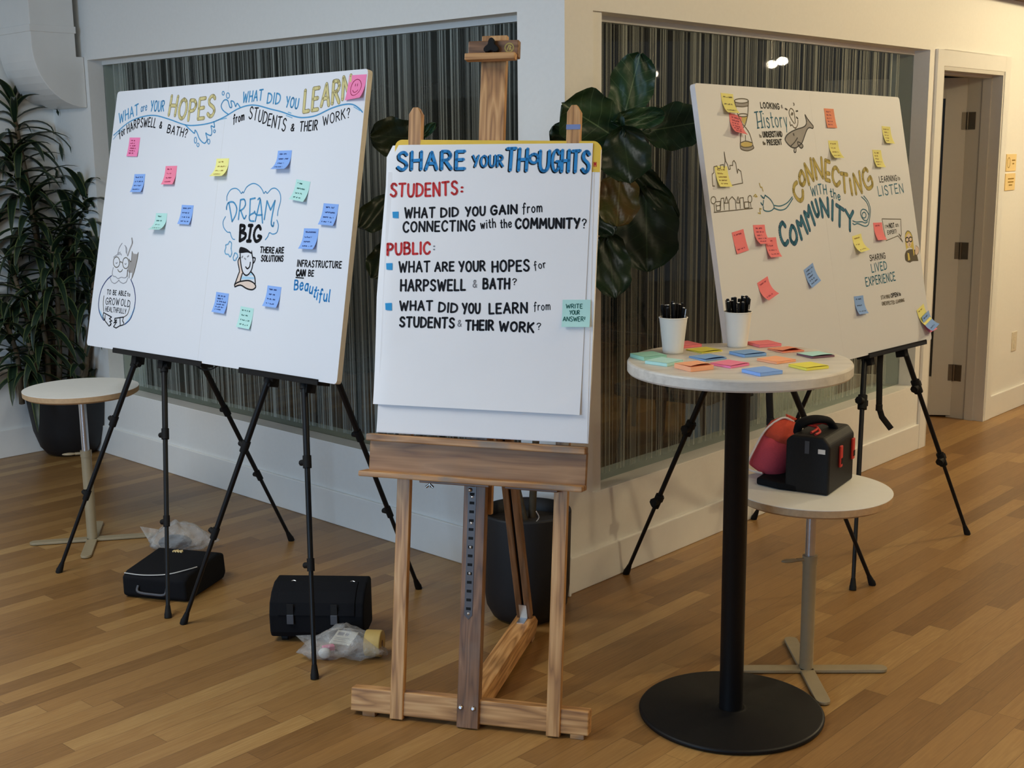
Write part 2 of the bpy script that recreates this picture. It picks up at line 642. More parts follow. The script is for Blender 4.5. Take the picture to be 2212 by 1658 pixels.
M = dict(
    floor=floor_material(),
    wall=plain('white_wall_paint', srgb(240, 238, 232), 0.6, vary=0.012, scale=60, bump=0.03),
    trim=plain('white_trim_gloss', srgb(242, 240, 234), 0.28, vary=0.01, scale=20),
    ceil=plain('ceiling_paint', srgb(206, 200, 190), 0.8, vary=0.02),
    beam=plain('dark_beam', srgb(96, 70, 48), 0.6, vary=0.15),
    dark_in=plain('meeting_room_wall', srgb(70, 74, 70), 0.8, vary=0.05),
    glass=glass_pane_material(), film=film_material(), plastic=plastic_material(),
    galv=plain('painted_duct_metal', srgb(232, 230, 224), 0.35, 0.0, vary=0.02, scale=8, bump=0.05),
    door=plain('door_paint', srgb(214, 210, 202), 0.4, vary=0.01),
    door_glass=plain('dark_door_glass', srgb(52, 58, 60), 0.1, vary=0.05, spec=0.6),
    steel=plain('brushed_steel', srgb(168, 166, 160), 0.3, 1.0, vary=0.08, scale=60),
    zinc=plain('zinc_bracket', srgb(196, 198, 200), 0.35, 0.9, vary=0.1),
    bronze=plain('dull_hinge_metal', srgb(120, 110, 96), 0.4, 0.8),
    alu=plain('aluminium_tube', srgb(205, 207, 212), 0.25, 0.85, vary=0.03),
    beige=plain('beige_powder_coat', srgb(158, 144, 116), 0.45, 0.1, vary=0.04),
    laminate=plain('white_laminate', srgb(240, 240, 235), 0.4, vary=0.01),
    ply=plain('ply_edge', srgb(186, 154, 116), 0.55, vary=0.08, scale=80),
    black=plain('black_powder_coat', srgb(10, 10, 12), 0.5, vary=0.1, scale=200, bump=0.05, spec=0.28),
    blackmetal=plain('black_anodised_tube', srgb(11, 12, 15), 0.45, 0.0, vary=0.08, spec=0.32),
    rubber=plain('black_rubber', srgb(11, 11, 12), 0.7, spec=0.3),
    fabric=plain('black_nylon_fabric', srgb(15, 16, 20), 0.85, vary=0.25, scale=400, bump=0.25, spec=0.2),
    fabric2=plain('black_coated_canvas', srgb(20, 19, 19), 0.62, vary=0.2, scale=220, bump=0.2, spec=0.3),
    nylon=plain('black_webbing', srgb(12, 12, 13), 0.8, vary=0.3, scale=300),
    grey=plain('grey_plastic', srgb(70, 72, 78), 0.5),
    grey_strip=plain('dark_steel_rack', srgb(84, 76, 74), 0.4, 0.5),
    chrome=plain('polished_metal', srgb(225, 225, 225), 0.15, 1.0),
    piping=plain('light_grey_piping', srgb(190, 190, 186), 0.6),
    pot=plain('matt_charcoal_pot', srgb(15, 16, 20), 0.6, vary=0.08, scale=300),
    soil=plain('potting_soil', srgb(34, 28, 23), 0.95, vary=0.5, scale=60, bump=0.8),
    cane=plain('plant_cane', srgb(104, 88, 66), 0.8, vary=0.3, scale=30, bump=0.3),
    stem=plain('brown_stem', srgb(70, 58, 40), 0.8, vary=0.3, scale=30),
    strapleaf=strap_leaf_material(),
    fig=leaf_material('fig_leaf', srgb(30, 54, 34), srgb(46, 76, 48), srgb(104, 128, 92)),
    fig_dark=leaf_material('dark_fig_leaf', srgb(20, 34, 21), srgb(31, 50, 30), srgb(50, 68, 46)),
    fig_brown=leaf_material('browning_fig_leaf', srgb(58, 62, 26), srgb(86, 62, 34), srgb(96, 92, 52)),
    foam=plain('white_foam_board', srgb(223, 226, 232), 0.55, vary=0.006, scale=4),
    foam_edge=plain('cream_board_edge', srgb(232, 222, 198), 0.7, vary=0.05),
    foam_edge_white=plain('white_board_edge', srgb(228, 228, 232), 0.7, vary=0.03),
    paper=plain('white_paper', srgb(238, 238, 240), 0.7, vary=0.012, scale=7, bump=0.0),
    pad_yellow=plain('yellow_card', srgb(236, 196, 66), 0.6, vary=0.03),
    cup=plain('white_paper_cup', srgb(236, 232, 222), 0.6, vary=0.01),
    table=wood('pale_grey_ash_laminate', [(0.2, srgb(196, 190, 180)), (0.5, srgb(212, 206, 195)), (0.8, srgb(222, 216, 205))], 0.4, 0.35),
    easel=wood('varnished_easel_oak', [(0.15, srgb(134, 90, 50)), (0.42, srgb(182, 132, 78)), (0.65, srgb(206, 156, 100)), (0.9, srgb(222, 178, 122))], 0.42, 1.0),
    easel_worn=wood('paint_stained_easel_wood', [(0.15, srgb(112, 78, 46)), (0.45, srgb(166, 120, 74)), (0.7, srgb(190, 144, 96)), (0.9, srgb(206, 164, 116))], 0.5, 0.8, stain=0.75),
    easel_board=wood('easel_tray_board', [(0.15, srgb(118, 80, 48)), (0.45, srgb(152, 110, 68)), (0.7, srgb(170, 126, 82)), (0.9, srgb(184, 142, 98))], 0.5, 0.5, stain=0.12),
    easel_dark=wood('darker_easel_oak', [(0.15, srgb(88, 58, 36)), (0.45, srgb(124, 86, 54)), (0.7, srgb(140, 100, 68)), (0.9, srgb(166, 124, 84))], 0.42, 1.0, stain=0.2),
    red_fabric=plain('red_cotton', srgb(186, 62, 72), 0.85, vary=0.06, scale=200, bump=0.2),
    orange_fabric=plain('orange_red_cotton', srgb(192, 66, 38), 0.85, vary=0.06, scale=200, bump=0.2),
    cord=plain('off_white_cord', srgb(214, 200, 190), 0.8),
    red_strap=plain('red_strap', srgb(190, 48, 40), 0.6),
    tape_label=plain('cream_card_label', srgb(222, 220, 208), 0.6),
    tape=plain('yellow_masking_tape', srgb(196, 164, 92), 0.6),
    sign=plain('yellow_brass_sign', srgb(246, 218, 156), 0.5, vary=0.03),
    plate=plain('ivory_outlet_plate', srgb(228, 218, 196), 0.4),
    blue_tape=plain('blue_painters_tape', srgb(120, 140, 190), 0.7),
    chair=plain('dark_chair_shell', srgb(20, 22, 26), 0.5),
    blue_cloth=plain('blue_cloth', srgb(50, 80, 110), 0.8),
)
# inks and note papers
INK = {k: plain('ink_' + k, srgb(*c), 0.6, vary=0.04, spec=0.2) for k, c in dict(
    black=(20, 20, 26), blue=(78, 150, 196), sky=(120, 178, 214), deepblue=(50, 140, 206), teal=(34, 110, 140), gold=(212, 200, 142), olive=(190, 172, 88),
    golddark=(140, 130, 92), grey=(150, 150, 156), red=(206, 56, 58), brown=(92, 84, 68), skin=(226, 206, 192), hair=(214, 196, 100),
    whale=(158, 154, 152), lightblue=(170, 208, 232), dot=(52, 154, 214), rose=(150, 40, 80), navy=(40, 56, 110), green=(36, 92, 84), amber=(150, 118, 50), sand=(206, 186, 110), palegrey=(206, 206, 210)).items()}
NOTE = {k: plain('note_' + k, srgb(*c), 0.75, vary=0.02, spec=0.2) for k, c in dict(
    pink=(244, 136, 182), hotpink=(246, 138, 166), blue=(140, 178, 240), yellow=(243, 238, 150), mint=(184, 228, 222), orange=(246, 158, 126), lemon=(238, 228, 96), coral=(245, 134, 140),
    tangerine=(252, 180, 138), sea=(156, 208, 186), steel=(134, 174, 222), plum=(128, 92, 104)).items()}

# ------------------------------------------------------------------ the room
K = at_z(1224, 1288)
uL = (at_z(379, 1025) - K).normalized()
uR = (at_z(1997, 963.6) - K).normalized()
nL = V((-uL.y, uL.x, 0))
nL = nL if nL.dot(uR) > 0 else -nL          # into the left wall, away from the hall
nR = V((uR.y, -uR.x, 0))
nR = nR if nR.dot(uL) > 0 else -nR
FL = Frame(K + nL * 0.014, uL, nL, UPV)      # (along wall, depth into wall, height)
FR = Frame(K + nR * 0.014, uR, nR, UPV)
TH = 0.22                                    # wall thickness
CEIL = 2.9


def struct(o):
    o['kind'] = 'structure'
    return o


b = MB()
b.box(WORLD, -11, 11, -7, 13, -0.12, 0)
struct(b.build('floor', M['floor'], origin=(0, 0, 0)))
b = MB()
b.box(WORLD, -11, 11, -7, 13, CEIL, CEIL + 0.12)
struct(b.build('ceiling', M['ceil'], origin=(0, 0, CEIL)))

LW = (0.182, 3.335, 0.368, 2.128)            # recess of the left window: u0, u1, z0, z1
RW = (0.172, 2.965, 0.358, 2.126)
DO = (3.105, 3.95, 2.05)                     # door opening: u0, u1, top

b = MB()
b.box(FL, 0.03, LW[0], 0, TH, 0, CEIL)
b.box(FL, LW[1], 3.9, 0, TH, 0, CEIL)
b.box(FL, LW[0], LW[1], 0, TH, 0, LW[2])
b.box(FL, LW[0], LW[1], 0, TH, LW[3], CEIL)
struct(b.build('wall_left', M['wall']))
b = MB()
b.box(FR, 0.0143, RW[0], 0, TH, 0, CEIL)
b.box(FR, RW[1], DO[0], 0, TH, 0, CEIL)
b.box(FR, RW[0], RW[1], 0, TH, 0, RW[2])
b.box(FR, RW[0], RW[1], 0, TH, RW[3], CEIL)
b.box(FR, DO[0], DO[1], 0, TH, DO[2], CEIL)
b.box(FR, DO[1], 7.6, 0, TH, 0, CEIL)
struct(b.build('wall_right', M['wall']))
b = MB()
b.box(FL, 3.75, 3.9, -6.0, 0.0, 0, CEIL)
struct(b.build('wall_far_left', M['wall']))
b = MB()
b.box(FL, -0.2, 5.0, 5.4, 5.5, 0, CEIL)
struct(b.build('wall_meeting_room_back', M['dark_in']))
b = MB()
b.box(FL, 5.0, 5.1, 0.22, 5.5, 0, CEIL)
struct(b.build('wall_meeting_room_side', M['dark_in']))


def baseboard(name, F, u0, u1, h=0.145):
    q = MB()
    q.box(F, u0, u1, -0.014, 0.0, 0.0, h)
    return struct(q.build(name, M['trim'], bevel=0.004))


baseboard('baseboard_left', FL, -0.014, 3.735, 0.155)
baseboard('baseboard_right', FR, -0.014, 3.03, 0.14)
baseboard('baseboard_right_end', FR, 4.03, 7.5, 0.14)
b = MB()
b.box(FL, 3.735, 3.75, -6.0, 0.0, 0, 0.155)
struct(b.build('baseboard_far_left', M['trim'], bevel=0.004))


def window(name, F, w, gd=0.088, clear0=0.0, clear1=0.0, film_name='striped_film'):
    u0, u1, z0, z1 = w
    q = MB()
    q.box(F, u0, u1, gd, gd + 0.008, z0 + 0.004, z1 - 0.022)
    root = struct(q.build(name, M['glass']))
    q = MB()
    q.box(F, u0, u1, gd - 0.004, gd + 0.03, z1 - 0.022, z1)
    q.box(F, u0, u1, 0.001, gd - 0.001, z0, z0 + 0.004)
    q.build('frame', M['trim'], root)
    q = MB()
    a0, a1, c0, c1 = u0 + clear0, u1 - clear1, z0 + 0.03, z1 - 0.024
    q.add([F(a0, gd - 0.002, c0), F(a1, gd - 0.002, c0), F(a1, gd - 0.002, c1), F(a0, gd - 0.002, c1)], [(0, 1, 2, 3)], 0, False,
          [V((a0, c0, 0)), V((a1, c0, 0)), V((a1, c1, 0)), V((a0, c1, 0))])
    q.build('striped_film', M['film'], root)
    return root


window('window_1', FL, LW, clear1=0.10)
window('window_2', FR, RW, clear1=0.17)

# door: casing, lining, leaf standing open into the meeting room
b = MB()
b.box(FR, 3.03, DO[0], -0.016, 0, 0, 2.135)
b.box(FR, DO[1], 4.03, -0.016, 0, 0, 2.135)
b.box(FR, DO[0], DO[1], -0.016, 0, DO[2], 2.135)
struct(b.build('trim_door_casing', M['trim'], bevel=0.003))
b = MB()
b.box(FR, DO[0] - 0.001, DO[0] + 0.02, -0.012, TH, 0, DO[2])
b.box(FR, DO[1] - 0.02, DO[1] + 0.001, -0.012, TH, 0, DO[2])
b.box(FR, DO[0], DO[1], -0.012, TH, DO[2] - 0.02, DO[2])
for u in (DO[0] + 0.02, DO[1] - 0.032):
    b.box(FR, u, u + 0.012, 0.05, 0.10, 0, DO[2] - 0.02)
b.box(FR, DO[0] + 0.02, DO[1] - 0.02, 0.05, 0.10, DO[2] - 0.032, DO[2] - 0.02)
struct(b.build('trim_door_lining', M['door'], bevel=0.002))
hinge = FR(DO[1] - 0.022, TH - 0.035)
d_ = V((-0.968, 0.25, 0)).normalized()
dn = V((-d_.y, d_.x, 0))
dn = dn if dn.dot(V((0, 1, 0))) > 0 else -dn
FD = Frame(hinge, d_, dn, UPV)
b = MB()
t0, t1 = 0.0, 0.042
b.box(FD, 0.006, 0.125, t0, t1, 0.012, 2.028)
b.box(FD, 0.70, 0.82, t0, t1, 0.012, 2.028)
b.box(FD, 0.125, 0.70, t0, t1, 0.012, 0.25)
b.box(FD, 0.125, 0.70, t0, t1, 1.91, 2.028)
leaf_o = struct(b.build('door_1', M['door'], bevel=0.002))
b = MB()
b.box(FD, 0.125, 0.70, t0 + 0.015, t1 - 0.015, 0.25, 1.91)
b.build('glass_panel', M['door_glass'], leaf_o)
for z in (0.28, 1.02, 1.78):
    b = MB()
    b.tube([FD(-0.002, -0.006, z - 0.05), FD(-0.002, -0.006, z + 0.05)], 0.008, 8)
    b.box(FD, 0.0, 0.03, -0.003, 0.0, z - 0.05, z + 0.05)
    b.box(FR, DO[1] - 0.024, DO[1] - 0.02, TH - 0.085, TH - 0.036, z - 0.05, z + 0.05)
    b.build('hinge', M['bronze'], leaf_o)

# dark beam seen at the very top right
b = MB()
b.box(FR, 2.9, 7.5, -0.16, 0.0, 2.455, 2.62)
struct(b.build('beam_right', M['beam']))

# boxed air duct coming down in the left corner and turning into the wall
DU0, DU1 = 3.365, 3.735
prof = [(-0.285, CEIL), (-0.285, 2.2)]
for i in range(1, 13):
    a = i / 12 * PI / 2
    prof.append((-0.285 + 0.283 * (1 - math.cos(a)), 2.2 - 0.315 * math.sin(a)))
prof += [(-0.002, 2.145), (-0.043, 2.145), (-0.043, CEIL)]
DF = Frame(FL.o, nL, UPV, uL)               # (depth, height, along)
b = MB()
b.prism(DF, prof, DU0, DU1)
duct = struct(b.build('trim_air_duct', M['galv'], bevel=0.004))
b = MB()
for z in (2.262,):
    b.box(DF, -0.290, -0.038, z, z + 0.035, DU0 - 0.004, DU1 + 0.004)
b.build('joint_band', M['galv'], duct, bevel=0.002)

# meeting room furniture, dimly seen through the film
def chair_behind(P, az, s, label, back_round=True):
    t = thing('meeting_chair', P, label, 'chair', 'dark chairs behind the striped glass')
    f = frame_at(P, az)
    q = MB()
    pts = []
    for i in range(13):
        a = PI * i / 12
        pts.append((0.27 * math.cos(a), 0.62 * s + 0.5 * s * math.sin(a) ** 0.8))
    poly = [(0.27, 0.5 * s)] + pts + [(-0.27, 0.5 * s)]
    q.prism(Frame(f.o + f.y * 0.22, f.x, f.z, f.y), poly, 0, 0.05)
    q.build('backrest', M['chair'], t)
    q = MB()
    q.box(f, -0.26, 0.26, -0.24, 0.26, 0.44 * s, 0.5 * s)
    q.build('seat', M['chair'], t, bevel=0.02)
    for sx in (-1, 1):
        for sy in (-1, 1):
            q = MB()
            q.tube([f(sx * 0.2, sy * 0.2, 0.45 * s), f(sx * 0.25, sy * 0.24, 0)], 0.014, 8)
            q.build('leg', M['chair'], t)


def behind(px, py_top, Y):
    P = at_depth(px, py_top, Y)
    return P


for (px, py, Y, az, lab) in (
        (880, 180, 6.9, 0.7, 'dark round-backed chair behind the glass, left of the wooden easel mast'),
        (1020, 172, 6.0, 0.8, 'dark round-backed chair behind the glass, right behind the wooden easel mast'),
        (800, 385, 6.2, 0.6, 'lower dark chair behind the glass between whiteboard and easel pad'),
        (1400, 390, 7.0, -0.7, 'dark chair behind the right window, above the paper cups'),
        (1480, 530, 6.0, -0.6, 'dark chair behind the right window, close to the cream board edge')):
    P = at_depth(px, py, Y)
    chair_behind(V((P.x, P.y, 0)), az, P.z / 1.12, lab)

ca, cb_ = at_depth(1640, 930, 5.9), at_depth(1808, 905, 6.75)
cx_ = (V((cb_.x, cb_.y, 0)) - V((ca.x, ca.y, 0))).normalized()
fcab = Frame((ca.x, ca.y, 0), cx_, V((-cx_.y, cx_.x, 0)), UPV)
wcab = (V((cb_.x, cb_.y, 0)) - V((ca.x, ca.y, 0))).length
tcab = thing('low_cabinet', fcab(wcab / 2, 0.2, 0), 'pale low cabinet behind the right window, seen below the bar table top', 'cabinet')
q = MB()
q.box(fcab, 0, wcab, 0, 0.4, 0.05, 0.6)
q.build('body', M['laminate'], tcab, bevel=0.004)
q = MB()
q.box(fcab, 0.02, wcab - 0.02, 0.03, 0.37, 0.0, 0.05)
q.build('plinth', M['black'], tcab)

# far hall lamps (their reflections show in the right window)
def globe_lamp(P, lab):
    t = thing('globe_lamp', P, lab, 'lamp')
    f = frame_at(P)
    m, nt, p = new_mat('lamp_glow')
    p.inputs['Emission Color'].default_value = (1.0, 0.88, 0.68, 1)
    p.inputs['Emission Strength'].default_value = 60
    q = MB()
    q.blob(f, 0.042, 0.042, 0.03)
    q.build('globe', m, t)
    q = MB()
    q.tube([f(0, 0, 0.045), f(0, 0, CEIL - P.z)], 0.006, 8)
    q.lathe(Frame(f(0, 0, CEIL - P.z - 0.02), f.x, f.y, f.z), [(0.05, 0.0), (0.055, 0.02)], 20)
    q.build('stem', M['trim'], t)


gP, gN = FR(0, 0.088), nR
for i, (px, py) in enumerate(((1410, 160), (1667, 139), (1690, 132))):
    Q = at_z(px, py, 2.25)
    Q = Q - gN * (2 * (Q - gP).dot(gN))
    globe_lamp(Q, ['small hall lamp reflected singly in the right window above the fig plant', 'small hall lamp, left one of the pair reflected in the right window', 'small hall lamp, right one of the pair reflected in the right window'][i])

# small fittings on the right wall
def wall_plate(name, u0, u1, z0, z1, mat, label, cat, th=0.006):
    q = MB()
    q.box(FR, u0, u1, -th, 0, z0, z1)
    return tag(q.build(name, mat, bevel=0.0015), label, cat)


s1 = wall_plate('wall_sign', 4.075, 4.225, 1.485, 1.585, M['sign'], 'upper small yellow sign on the wall right of the door', 'sign')
s2 = wall_plate('wall_sign', 4.075, 4.225, 1.372, 1.472, M['sign'], 'lower small yellow sign on the wall right of the door', 'sign')
for s_, rows in ((s1, [(4.155, 1.545, 0.05), (4.165, 1.525, 0.025)]), (s2, [(4.11, 1.437, 0.09), (4.112, 1.418, 0.085), (4.128, 1.4, 0.05)])):
    q = MB()
    for (u, z, w) in rows:
        q.box(FR, u, u + w, -0.0068, -0.006, z, z + 0.007)
    if s_ is s1:
        q.ribbon(([(4.105 + 0.022 * math.cos(a * PI / 6), 1.535 + 0.03 * math.sin(a * PI / 6)) for a in range(13)], Frame(FR.o - nR * 0.0068, uR, UPV, -nR), 0), 0.004)
    q.build('lettering', INK['amber'], s_)
op = wall_plate('wall_outlet', 4.345, 4.42, 0.375, 0.495, M['plate'], 'ivory outlet plate low on the wall right of the door', 'outlet')
q = MB()
for z in (0.405, 0.455):
    q.box(FR, 4.367, 4.398, -0.0085, -0.006, z - 0.013, z + 0.013)
q.build('socket', M['plate'], op, bevel=0.001)

# ------------------------------------------------------------------ hand lettering: a single-stroke alphabet (x y in tenths of cap height)
GLY = {
    'A': '6.4|L 0 0 3.2 10 6.4 0|L 1.2 3.4 5.3 3.4', 'B': '5.6|L 0 0 0 10|S 0 10 3.6 9.7 4.8 7.8 3.6 5.7 0 5.3|S 0 5.3 4.2 5 5.6 2.7 4.2 .4 0 0',
    'C': '5.8|S 5.8 8.3 4.5 9.8 2.8 10 .8 8.2 0 5 .7 2 2.4 .1 4.4 .2 5.8 1.8', 'D': '6|L 0 0 0 10|S 0 10 3.2 9.4 5.4 7.6 6 5 5.4 2.3 3.2 .5 0 0',
    'E': '4.8|L 4.7 10 0 10 0 0 4.8 0|L 0 5.2 4 5.3', 'F': '4.6|L 4.6 10 0 10 0 0|L 0 5.2 3.9 5.3',
    'G': '6.2|S 5.8 8.4 4.4 9.9 2.6 9.9 .8 8.2 0 5 .7 1.9 2.4 .1 4.6 .3 6 1.9|L 6 1.9 6.1 4.6 3.6 4.6', 'H': '5.6|L 0 0 0 10|L 5.6 0 5.6 10|L 0 5 5.6 5.2',
    'I': '.4|L .2 0 .2 10', 'J': '4|S 4 10 4 2.4 2.6 .1 .8 .4 0 2', 'K': '5.6|L 0 0 0 10|L 5.3 10 0 4.6|L 1.6 6 5.6 0', 'L': '4.4|L 0 10 0 0 4.4 .1',
    'M': '7.6|L 0 0 .7 10 3.8 3.2 6.8 10 7.6 0', 'N': '6|L 0 0 .1 10 5.9 .1 6 10', 'O': '6.4|S 3.2 10 1.1 8.7 0 5 1 1.4 3.2 0 5.4 1.3 6.4 5 5.4 8.7 3.2 10',
    'P': '5.2|L 0 0 0 10|S 0 10 3.4 9.8 5.2 7.6 3.6 5 0 4.5', 'R': '5.6|L 0 0 0 10|S 0 10 3.5 9.8 5 7.6 3.5 5.3 0 4.8|L 1.9 4.9 5.6 0',
    'S': '5.2|S 5 8.6 3.7 9.9 1.8 9.9 .4 8.4 .8 6.4 2.7 5.2 4.6 3.9 5.2 2.1 4 .3 2 0 0 1.4', 'T': '6|L 0 10 6 10.2|L 3 10 2.9 0', 'U': '5.6|S 0 10 .1 3.4 1.2 .6 2.8 0 4.4 .6 5.5 3.2 5.6 10',
    'V': '6|L 0 10 3 0 6 10', 'W': '8.6|L 0 10 2.1 0 4.3 8 6.4 0 8.6 10', 'X': '6|L 0 10 6 0|L 6 10 0 0', 'Y': '5.8|L 0 10 2.9 5|L 5.8 10 2.4 0', 'Q': '6.4|S 3.2 10 1.1 8.7 0 5 1 1.4 3.2 0 5.4 1.3 6.4 5 5.4 8.7 3.2 10|L 4 2.5 6.4 -.6',
    '&': '5.6|S 5.4 .2 1.4 6.6 1.2 9 2.8 10 4 8.8 3.2 6.4 .4 3.8 .2 1.4 1.8 0 3.6 .6 5.4 4', '?': '4.4|S .1 8 1.2 9.8 3 9.8 4.3 8.2 3.6 6 2.3 4.8 2.2 3|D 2.1 .3', '!': '1|L .8 10 .5 3.2|D .4 .3',
    ':': '.8|D .4 6.2|D .4 1.6', '.': '.8|D .4 .3', "'": '.6|L .4 10 .1 7.6',
    'a': '4.4|S 4 4.8 2.4 6 .6 5 0 2.6 1 .3 2.6 .2 4 2|L 4.1 6 4.2 0', 'd': '4.4|S 4 4.8 2.4 6 .6 5 0 2.6 1 .3 2.6 .2 4 2|L 4.1 10 4.2 0', 'e': '4.4|S .2 3.2 4.2 3.6 3.6 5.6 2 6.1 .4 4.8 .1 2.4 1.4 .1 3 .1 4.3 1.4',
    'f': '3.8|S 3.8 9 3 10 1.9 9.3 1.6 7 1.5 0 1.2 -1.4|L .2 5.6 3.4 5.9', 'h': '4.2|L 0 10 0 0|S 0 3.6 1.4 5.8 3.2 5.8 4 4 4.1 0', 'i': '.6|L .3 6 .3 0|D .3 8.4', 'l': '.8|S .3 10 .2 1.6 .8 .2',
    'm': '6.6|L 0 6 .1 0|S .1 3.6 1.2 5.9 2.6 5.7 3.2 4 3.3 0|S 3.3 3.6 4.4 5.9 5.9 5.7 6.5 4 6.6 0', 'n': '4|L 0 6 .1 0|S .1 3.6 1.4 5.9 3 5.8 3.9 4 4 0', 'o': '4.4|S 2.2 6 .6 4.9 0 3 .7 .9 2.2 0 3.7 .9 4.4 3 3.8 4.9 2.2 6',
    'r': '3|L 0 6 .1 0|S .1 3.4 1 5.4 2.2 6 3 5.6', 's': '3.6|S 3.4 5 2.2 6 .7 5.5 .6 4 2.2 3.2 3.5 2.2 3.3 .7 1.8 0 0 .9', 't': '3|S 1.4 9 1.3 1.6 2 .2 3 .6|L 0 6 3 6.2', 'u': '4.2|S 0 6 .1 1.6 1.4 .1 2.8 .5 4 2.4|L 4 6 4.2 0',
    'v': '4|L 0 6 2 0 4 6', 'w': '6|L 0 6 1.5 0 3 5 4.5 0 6 6', 'y': '4.2|L 0 6 2.2 0|L 4.2 6 1.6 -3', 'b': '4.2|L 0 10 0 0|S 0 3.8 1.6 6 3.4 5.4 4.2 3 3.4 .5 1.6 .1 0 1.6', ' ': '3.4|', '/': '3|L 0 0 3 10',
}


def parse(ch):
    w, *ss = GLY.get(ch, GLY.get(ch.upper(), '3|')).split('|')
    out = []
    for s_ in ss:
        if not s_:
            continue
        k, *n = s_.split()
        n = [float(x) for x in n]
        P = list(zip(n[::2], n[1::2]))
        if k == 'D':
            P = [(P[0][0] - .25, P[0][1]), (P[0][0] + .25, P[0][1])]
        out.append(smooth(P, 4) if k == 'S' else P)
    return float(w), out


class Zone:
    """coordinates read off an enlarged crop of the photograph, put onto the plane of a board"""

    def __init__(s, F, x0, y0, k):
        s.F, s.x0, s.y0, s.k = F, x0, y0, k

    def uv(s, x, y):
        return s.F.px(s.x0 + x * s.k, s.y0 + y * s.k)

    def line(s, P, sm=True, closed=False, k=4):
        Q = [s.uv(*p) for p in P]
        return smooth(Q, k, closed) if sm else (Q + [Q[0]] if closed else Q)


def along(path, d):
    for (a, b_) in zip(path[:-1], path[1:]):
        L = math.hypot(b_[0] - a[0], b_[1] - a[1])
        if d <= L or b_ is path[-1]:
            t = d / L if L else 0
            return (a[0] + (b_[0] - a[0]) * t, a[1] + (b_[1] - a[1]) * t, math.atan2(b_[1] - a[1], b_[0] - a[0]))
        d -= L


def text_strokes(zone, text, path, h, upright=False, gap=2.9, slant=0.0, jitter=0.25):
    """strokes (in the board's own plane) for text written along a path of crop points; h = cap height in crop pixels"""
    P = [zone.uv(*p) for p in path]
    if len(P) > 2:
        P = smooth(P, 6)
    x, y = path[0]
    a, b_ = zone.uv(x, y), zone.uv(x, y - h)
    H = math.hypot(a[0] - b_[0], a[1] - b_[1])
    total = sum(math.hypot(q[0] - p[0], q[1] - p[1]) for p, q in zip(P[:-1], P[1:]))
    ws = [parse(c)[0] for c in text]
    nat = (sum(ws) + gap * (len(text) - 1)) * H / 10
    kx = total / nat if nat else 1
    d, out = 0.0, []
    rnd = random.Random(len(text) * 31 + int(h))
    for c, w in zip(text, ws):
        wd = w * H / 10 * kx
        cx, cy, ang = along(P, min(d + wd / 2, total - 1e-6))
        if upright:
            ang *= 0.35
        ca, sa = math.cos(ang), math.sin(ang)
        jy = rnd.uniform(-jitter, jitter) * H / 10
        js = 1 + rnd.uniform(-jitter, jitter) * 0.12
        for st in parse(c)[1]:
            Q = []
            for (gx, gy) in st:
                lx = (gx - w / 2) * H / 10 * kx + slant * gy * H / 10
                ly = gy * H / 10 * js + jy
                Q.append((cx + lx * ca - ly * sa, cy + lx * sa + ly * ca))
            out.append(Q)
        d += wd + gap * H / 10 * kx
    return out


class Ink:
    """collects pen strokes on a board; layers keep strokes a hair apart"""

    def __init__(s, F, base=0.0004):
        s.F, s.b, s.mats, s.base = F, MB(), [], base

    def mi(s, m):
        if m not in s.mats:
            s.mats.append(m)
        return s.mats.index(m)

    def strokes(s, L, w, ink, layer=0, dx=0.0, dy=0.0):
        mi = s.mi(INK[ink])
        for Q in L:
            s.b.ribbon(([(x + dx, y + dy) for x, y in Q], s.F, s.base + 0.00025 * layer), w, mi)
        return s

    def text(s, zone, text, path, h, w, ink, layer=0, **kw):
        return s.strokes(text_strokes(zone, text, path, h, **kw), w, ink, layer)

    def outlined(s, zone, text, path, h, w, ink, edge, ew=0.005, **kw):
        L = text_strokes(zone, text, path, h, **kw)
        s.strokes(L, w + ew, edge, 0)
        return s.strokes(L, w, ink, 1)

    def fill(s, Q, ink, layer=0):
        n = len(Q)
        s.b.add([s.F(x, y, s.base + 0.00025 * layer) for x, y in Q], [tuple(range(n))], s.mi(INK[ink]))
        return s

    def draw(s, zone, L, w, ink, layer=2, sm=True, closed=False):
        return s.strokes([zone.line(P, sm, closed) for P in L], w, ink, layer)

    def area(s, zone, P, ink, layer=0, sm=True):
        return s.fill(zone.line(P, sm, True)[:-1], ink, layer)

    def build(s, name, parent, label=None):
        o = s.b.build(name, s.mats, parent)
        if label:
            o['label'] = label
        return o


def oval(cx, cy, rx, ry, n=14, rot=0.0):
    c, s_ = math.cos(rot), math.sin(rot)
    return [(cx + rx * math.cos(2 * PI * i / n) * c - ry * math.sin(2 * PI * i / n) * s_, cy + rx * math.cos(2 * PI * i / n) * s_ + ry * math.sin(2 * PI * i / n) * c) for i in range(n + 1)]


NOTE_GROUP = {}


